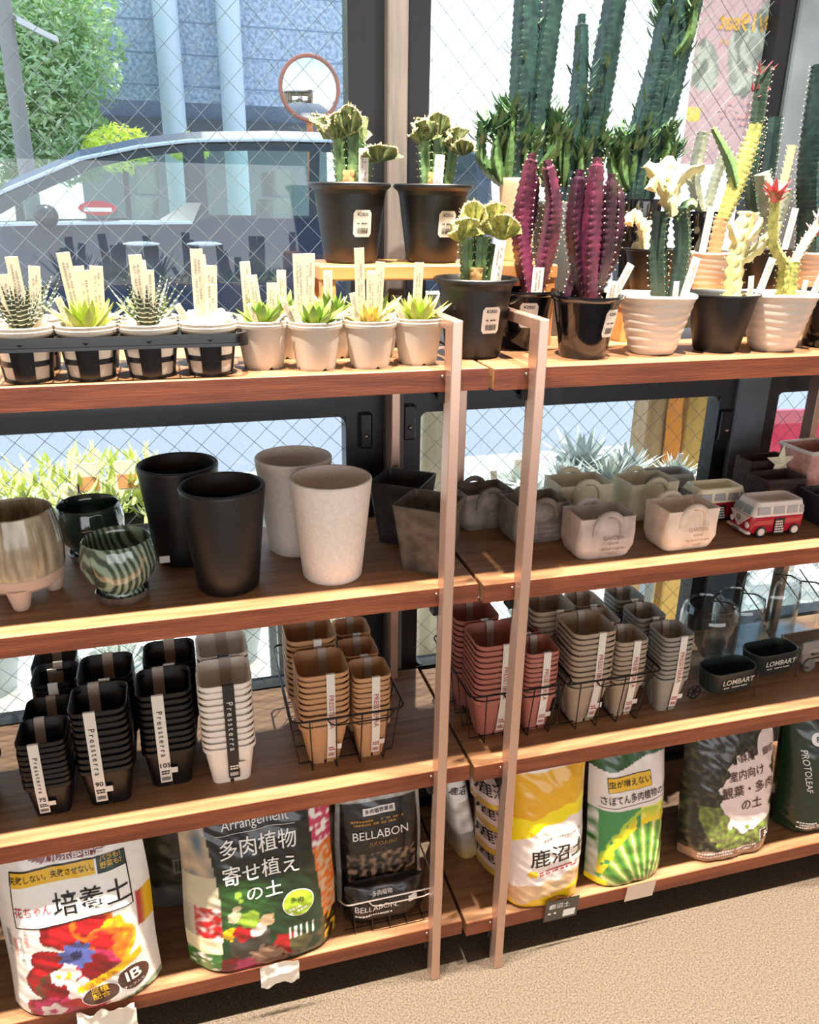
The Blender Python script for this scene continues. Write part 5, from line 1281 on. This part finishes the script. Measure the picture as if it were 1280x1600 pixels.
# price cards on the bottom shelf edge
CLR = mat('clear_card', '#d8c4ae', .35); PAPER = mat('paper_white', '#e8dccd', .7)
def card(label, x0, x1, z0, z1, m, dark=False, crumple=0, lean=.01, y=-.0085, name='price_card'):
    t = thing(name, label, 'price card', ((x0+x1)/2, y, z0)); w, h = x1-x0, z1-z0
    vs, fs = rectgrid(w, h, 14, 10); R = random.Random(int(x0*999))
    f = lambda a, b: (a, lean*(b/h+.5)*-.5-.003+crumple*(noise.noise(Vector((a*70, b*70, x0*9)))), b+h/2)
    n = len(vs); mb = MB(); mb.v = [f(a, b) for a, b in vs]+[(p[0], p[1]+.0006, p[2]) for p in [f(a, b) for a, b in vs]]
    mb.f = list(fs)+[tuple(reversed([i+n for i in q])) for q in fs]
    o = obj('card', mb, m, t, smooth=60)
    if dark:
        g = lambda a, b: (a, f(a, b)[1]-.0006, b+h/2)
        obj('bar_code', put(put(MB(), rectgrid(w*.36, h*.34, 2, 2), g, (w*.24, -h*.22)), rectgrid(w*.1, h*.18, 1, 1), g, (-w*.34, h*.2)), WHP, o, smooth=0)
        p = MB(); put(p, text2d('鹿沼土', h*.26, .02), g, (-w*.08, h*.2)); put(p, dashes(w*.3, h*.14, 1, 2), g, (-w*.25, -h*.12)); obj('lettering', p, WHP, o, smooth=0)
card('dark price card with a barcode in front of the yellow bag', .231, .293, .062, .112, mat('card_grey', '#4c463f', .4), True)
card('small clear price card on the shelf edge under the cactus soil bag', .386, .442, .066, .106, CLR)
card('crumpled white paper tag on the shelf edge under the dark green succulent soil bag', -.248, -.188, .063, .112, PAPER, crumple=.008)
card('crumpled pale paper hanging from the shelf edge at the bottom left corner', -.512, -.432, .045, .108, PAPER, crumple=.014, y=-.014, name='crumpled_paper')
# ------------------------------------------------------------------ plants outside the glass
RACK = mat('rack_grey', '#c4c8c6', .6)
rk = thing('outdoor_rack', 'narrow pale plant bench standing outside against the window', 'rack', (.2, .62, 0))
obj('tier', MB().box(-1.3, -.19, .58, .62, .04, .6), RACK, rk, bev=.003)
for sx in (-1.28, -.35, .58):
    for sy in (-.17, .02): obj('leg', MB().box(sx, sy-.012, 0, sx+.024, sy+.012, .58), RACK, rk)
YG = mat('outdoor_yellow_leaf', '#c2c894', .55, scale=60, color2='#a3ae70'); translucent(YG, '#8f9250')
PG = mat('outdoor_pale_leaf', '#c2cac4', .55, scale=50, color2='#a5aeaa'); DG = mat('outdoor_grey_leaf', '#c0c8ca', .55, scale=50, color2='#9aa5a5')
BOX = mat('crate_black', '#23252a', .5)
def crate(label, x, y, w, d, z, seed, tags):
    t = thing('plant_crate', label, 'plant crate', (x, y, z))
    mb = MB().loft([rsq(w*.9, d*.9, .01, 0), rsq(w, d, .01, .07), rsq(w-.006, d-.006, .01, .07), rsq(w*.88, d*.86, .01, .01)])
    obj('crate', mb, BOX, t); R = random.Random(seed); fo = MB()
    for i in range(420):
        px, py = R.uniform(-w*.46, w*.46), R.uniform(-d*.42, d*.42)
        leaf(fo, (px, py, .06+.1*R.random()), R.uniform(0, 6.3), R.uniform(.3, 1.2), R.uniform(.8, 1.5), R.uniform(.025, .05), .009, .2, 3)
    obj('foliage', fo, YG, t, smooth=0)
    for k, (tx_, tz, m) in enumerate(tags):
        g = obj('picture_tag', MB().box(tx_-.02, -d*.3, tz, tx_+.02, -d*.3+.0015, tz+.055), WHITE, t)
        obj('picture', MB().box(tx_-.017, -d*.3-.0008, tz+.004, tx_+.017, -d*.3, tz+.03), m, g)
PKT = mat('tag_pink', '#c9708a', .6); ORT = mat('tag_orange', '#d89a6a', .6); GRT = mat('tag_grey', '#b9a8a0', .6)
crate('black crate of yellow-green plants with picture tags, outside at the left edge', -.66, .54, .26, .16, .6, 1, [(.04, .08, GRT)])
crate('black crate of yellow-green plants with pink picture tags outside behind the green planters', -.44, .55, .2, .16, .6, 2, [(-.05, .09, PKT), (-.02, .125, ORT), (.045, .125, ORT)])
R = random.Random(21)
def outdoor_pot(label, x, y, z, kind, s=1.0, m=None, potm=None, tags=0, group=None):
    t = thing('outdoor_potted_succulent', label, 'potted plant', (x, y, z), 0, group)
    obj('pot', MB().lathe([(0, 0), (.028*s, 0), (.04*s, .06*s), (.042*s, .062*s), (.0385*s, .064*s), (.036*s, .05*s), (0, .05*s)], 24, c0=False, c1=False), potm or mat('outdoor_pot_grey', '#aab0b2', .5), t)
    if kind == 'agave': mb = rosette(26, .085*s, .017*s, (25, 82), R, .25, .3, 10, z=.05*s)
    elif kind == 'rosette': mb = rosette(24, .05*s, .022*s, (10, 75), R, .3, .55, 25, z=.05*s)
    else: mb = rosette(40, .06*s, .007*s, (20, 85), R, .3, .4, 12, z=.05*s)
    obj('plant', mb, m or PG, t)
    for k in range(tags): stake(t, R.uniform(-.015, .015), .0, .05*s, .055, .014, R.uniform(-.2, .2), .05, 0, GRT, 3, k)
spots = [(.30, .50, 'rosette', 'pale succulent with tags outside, leftmost behind the right unit posts', 1), (.385, .56, 'needle', 'grey succulent with two tags outside above the dark brown bag planter', 2), (.37, .47, 'rosette', 'small pale rosette outside the glass between the two posts', 0), (.47, .5, 'agave', 'grey agave outside the glass right of the right unit post', 1), (.545, .58, 'agave', 'tall spiky grey agave outside the glass, highest of its row', 0), (.56, .48, 'needle', 'low grey succulent outside the glass in front of the tall agave', 0), (.65, .56, 'agave', 'spiky grey agave outside the glass left of the wooden posts', 0), (.66, .47, 'rosette', 'pale succulent in a lime-rimmed pot outside the glass', 0), (.745, .52, 'needle', 'small grey succulent outside in front of the first wooden post', 1)]
for i, (x, y, k, lb, tg) in enumerate(spots):
    outdoor_pot(lb, x, y, .60, k, 1.45 if 'tall' in lb else 1.12, DG if k == 'agave' else PG, mat('outdoor_pot_pale', '#c9d0cc', .5) if i % 3 == 1 else None, tg)
# grey succulent mounds and glass jars seen behind the tall planters
for i, (x, y, z, lb) in enumerate(((-.205, .5, .60, 'dark succulent pot outside beside the rear black planter'), (-.15, .56, .60, 'pale succulent pot outside between the black and white planters'))):
    outdoor_pot(lb, x, y, z, 'rosette', .9, DG)
low = [(-.25, 'grey leafy plant low outside behind the white nested pots'), (-.16, 'grey leafy plant low outside left of the tan pots'), (-.05, 'grey leafy plant low outside behind the tan pots'), (.12, 'grey leafy plant low outside behind the middle wire basket'), (.22, 'grey leafy plant low outside behind the pink pots'), (-.55, 'grey leafy plant low outside at the left edge')]
for i, (x, lb) in enumerate(low):
    outdoor_pot(lb, (-.5, -.22, .04, .33, .62, -.85)[i], (.85, 1.1)[i % 2], .004, 'rosette' if i % 2 else 'needle', 2.6, mat('dusty_leaf', '#c9cdc6', .7, scale=60, color2='#9aa19b'), None, 0)
# wooden posts, banner, sign
PTAN = mat('post_tan', '#b89a74', .6, scale=5, color2='#a58660', stretch=(6, 6, .6)); PGOLD = mat('post_gold', '#c9a258', .6, scale=5, color2='#b8924c', stretch=(6, 6, .6))
for lb, x, y, w, m in (('tan wooden post outside behind the grey agaves', .993, 1.0, .1, PTAN), ('golden wooden post outside left of the window mullion', 1.125, 1.0, .115, PGOLD), ('pale wooden post outside beside the middle window frame', .325, 1.0, .066, mat('post_pale', '#cdbfa9', .7, scale=6, color2='#b8a88f', stretch=(6, 6, .7)))):
    p = thing('wooden_post', lb, 'post', (x, y, 0)); obj('shaft', MB().box(-w/2, -.04, 0, w/2, .04, 1.0), m, p, bev=.004); obj('cap', MB().box(-w/2-.004, -.044, 1.0, w/2+.004, .044, 1.01), m, p)
bn = thing('banner', 'orange cloth hanging from the tan wooden post', 'banner', (1.02, .95, .45))
obj('cloth', MB().loft([[(-.022+.006*sin(z*20), -.004, z), (.022+.004*sin(z*15), -.006+.004*sin(z*30), z), (.022, 0, z), (-.022, .0, z)] for z in [i*.04 for i in range(12)]]), mat('banner_orange', '#e09040', .7), bn)
sg = thing('sign_panel', 'bright pink sign panel standing outside at the right', 'sign', (1.66, 1.2, 0), -.1)
obj('panel', MB().box(-.1, -.008, .2, .115, .008, .6), mat('sign_pink', '#e83a68', .5), sg); obj('top_strip', MB().box(-.1, -.0095, .555, .115, -.008, .6), mat('sign_pale', '#ee7f96', .5), sg)
for sx in (-.1, .1): obj('leg', MB().tube([(sx, .01, 0), (sx, .01, .55)], .01), RACK, sg)
sg2 = thing('sign_panel', 'second pink sign panel outside at the right edge of the photo', 'sign', (1.98, 1.2, 0), -.1)
obj('panel', MB().box(-.12, -.008, .25, .2, .008, .72), mat('sign_magenta', '#c92a68', .5), sg2)
for sx in (-.1, .1): obj('leg', MB().tube([(sx, .01, 0), (sx, .01, .7)], .01), RACK, sg2)
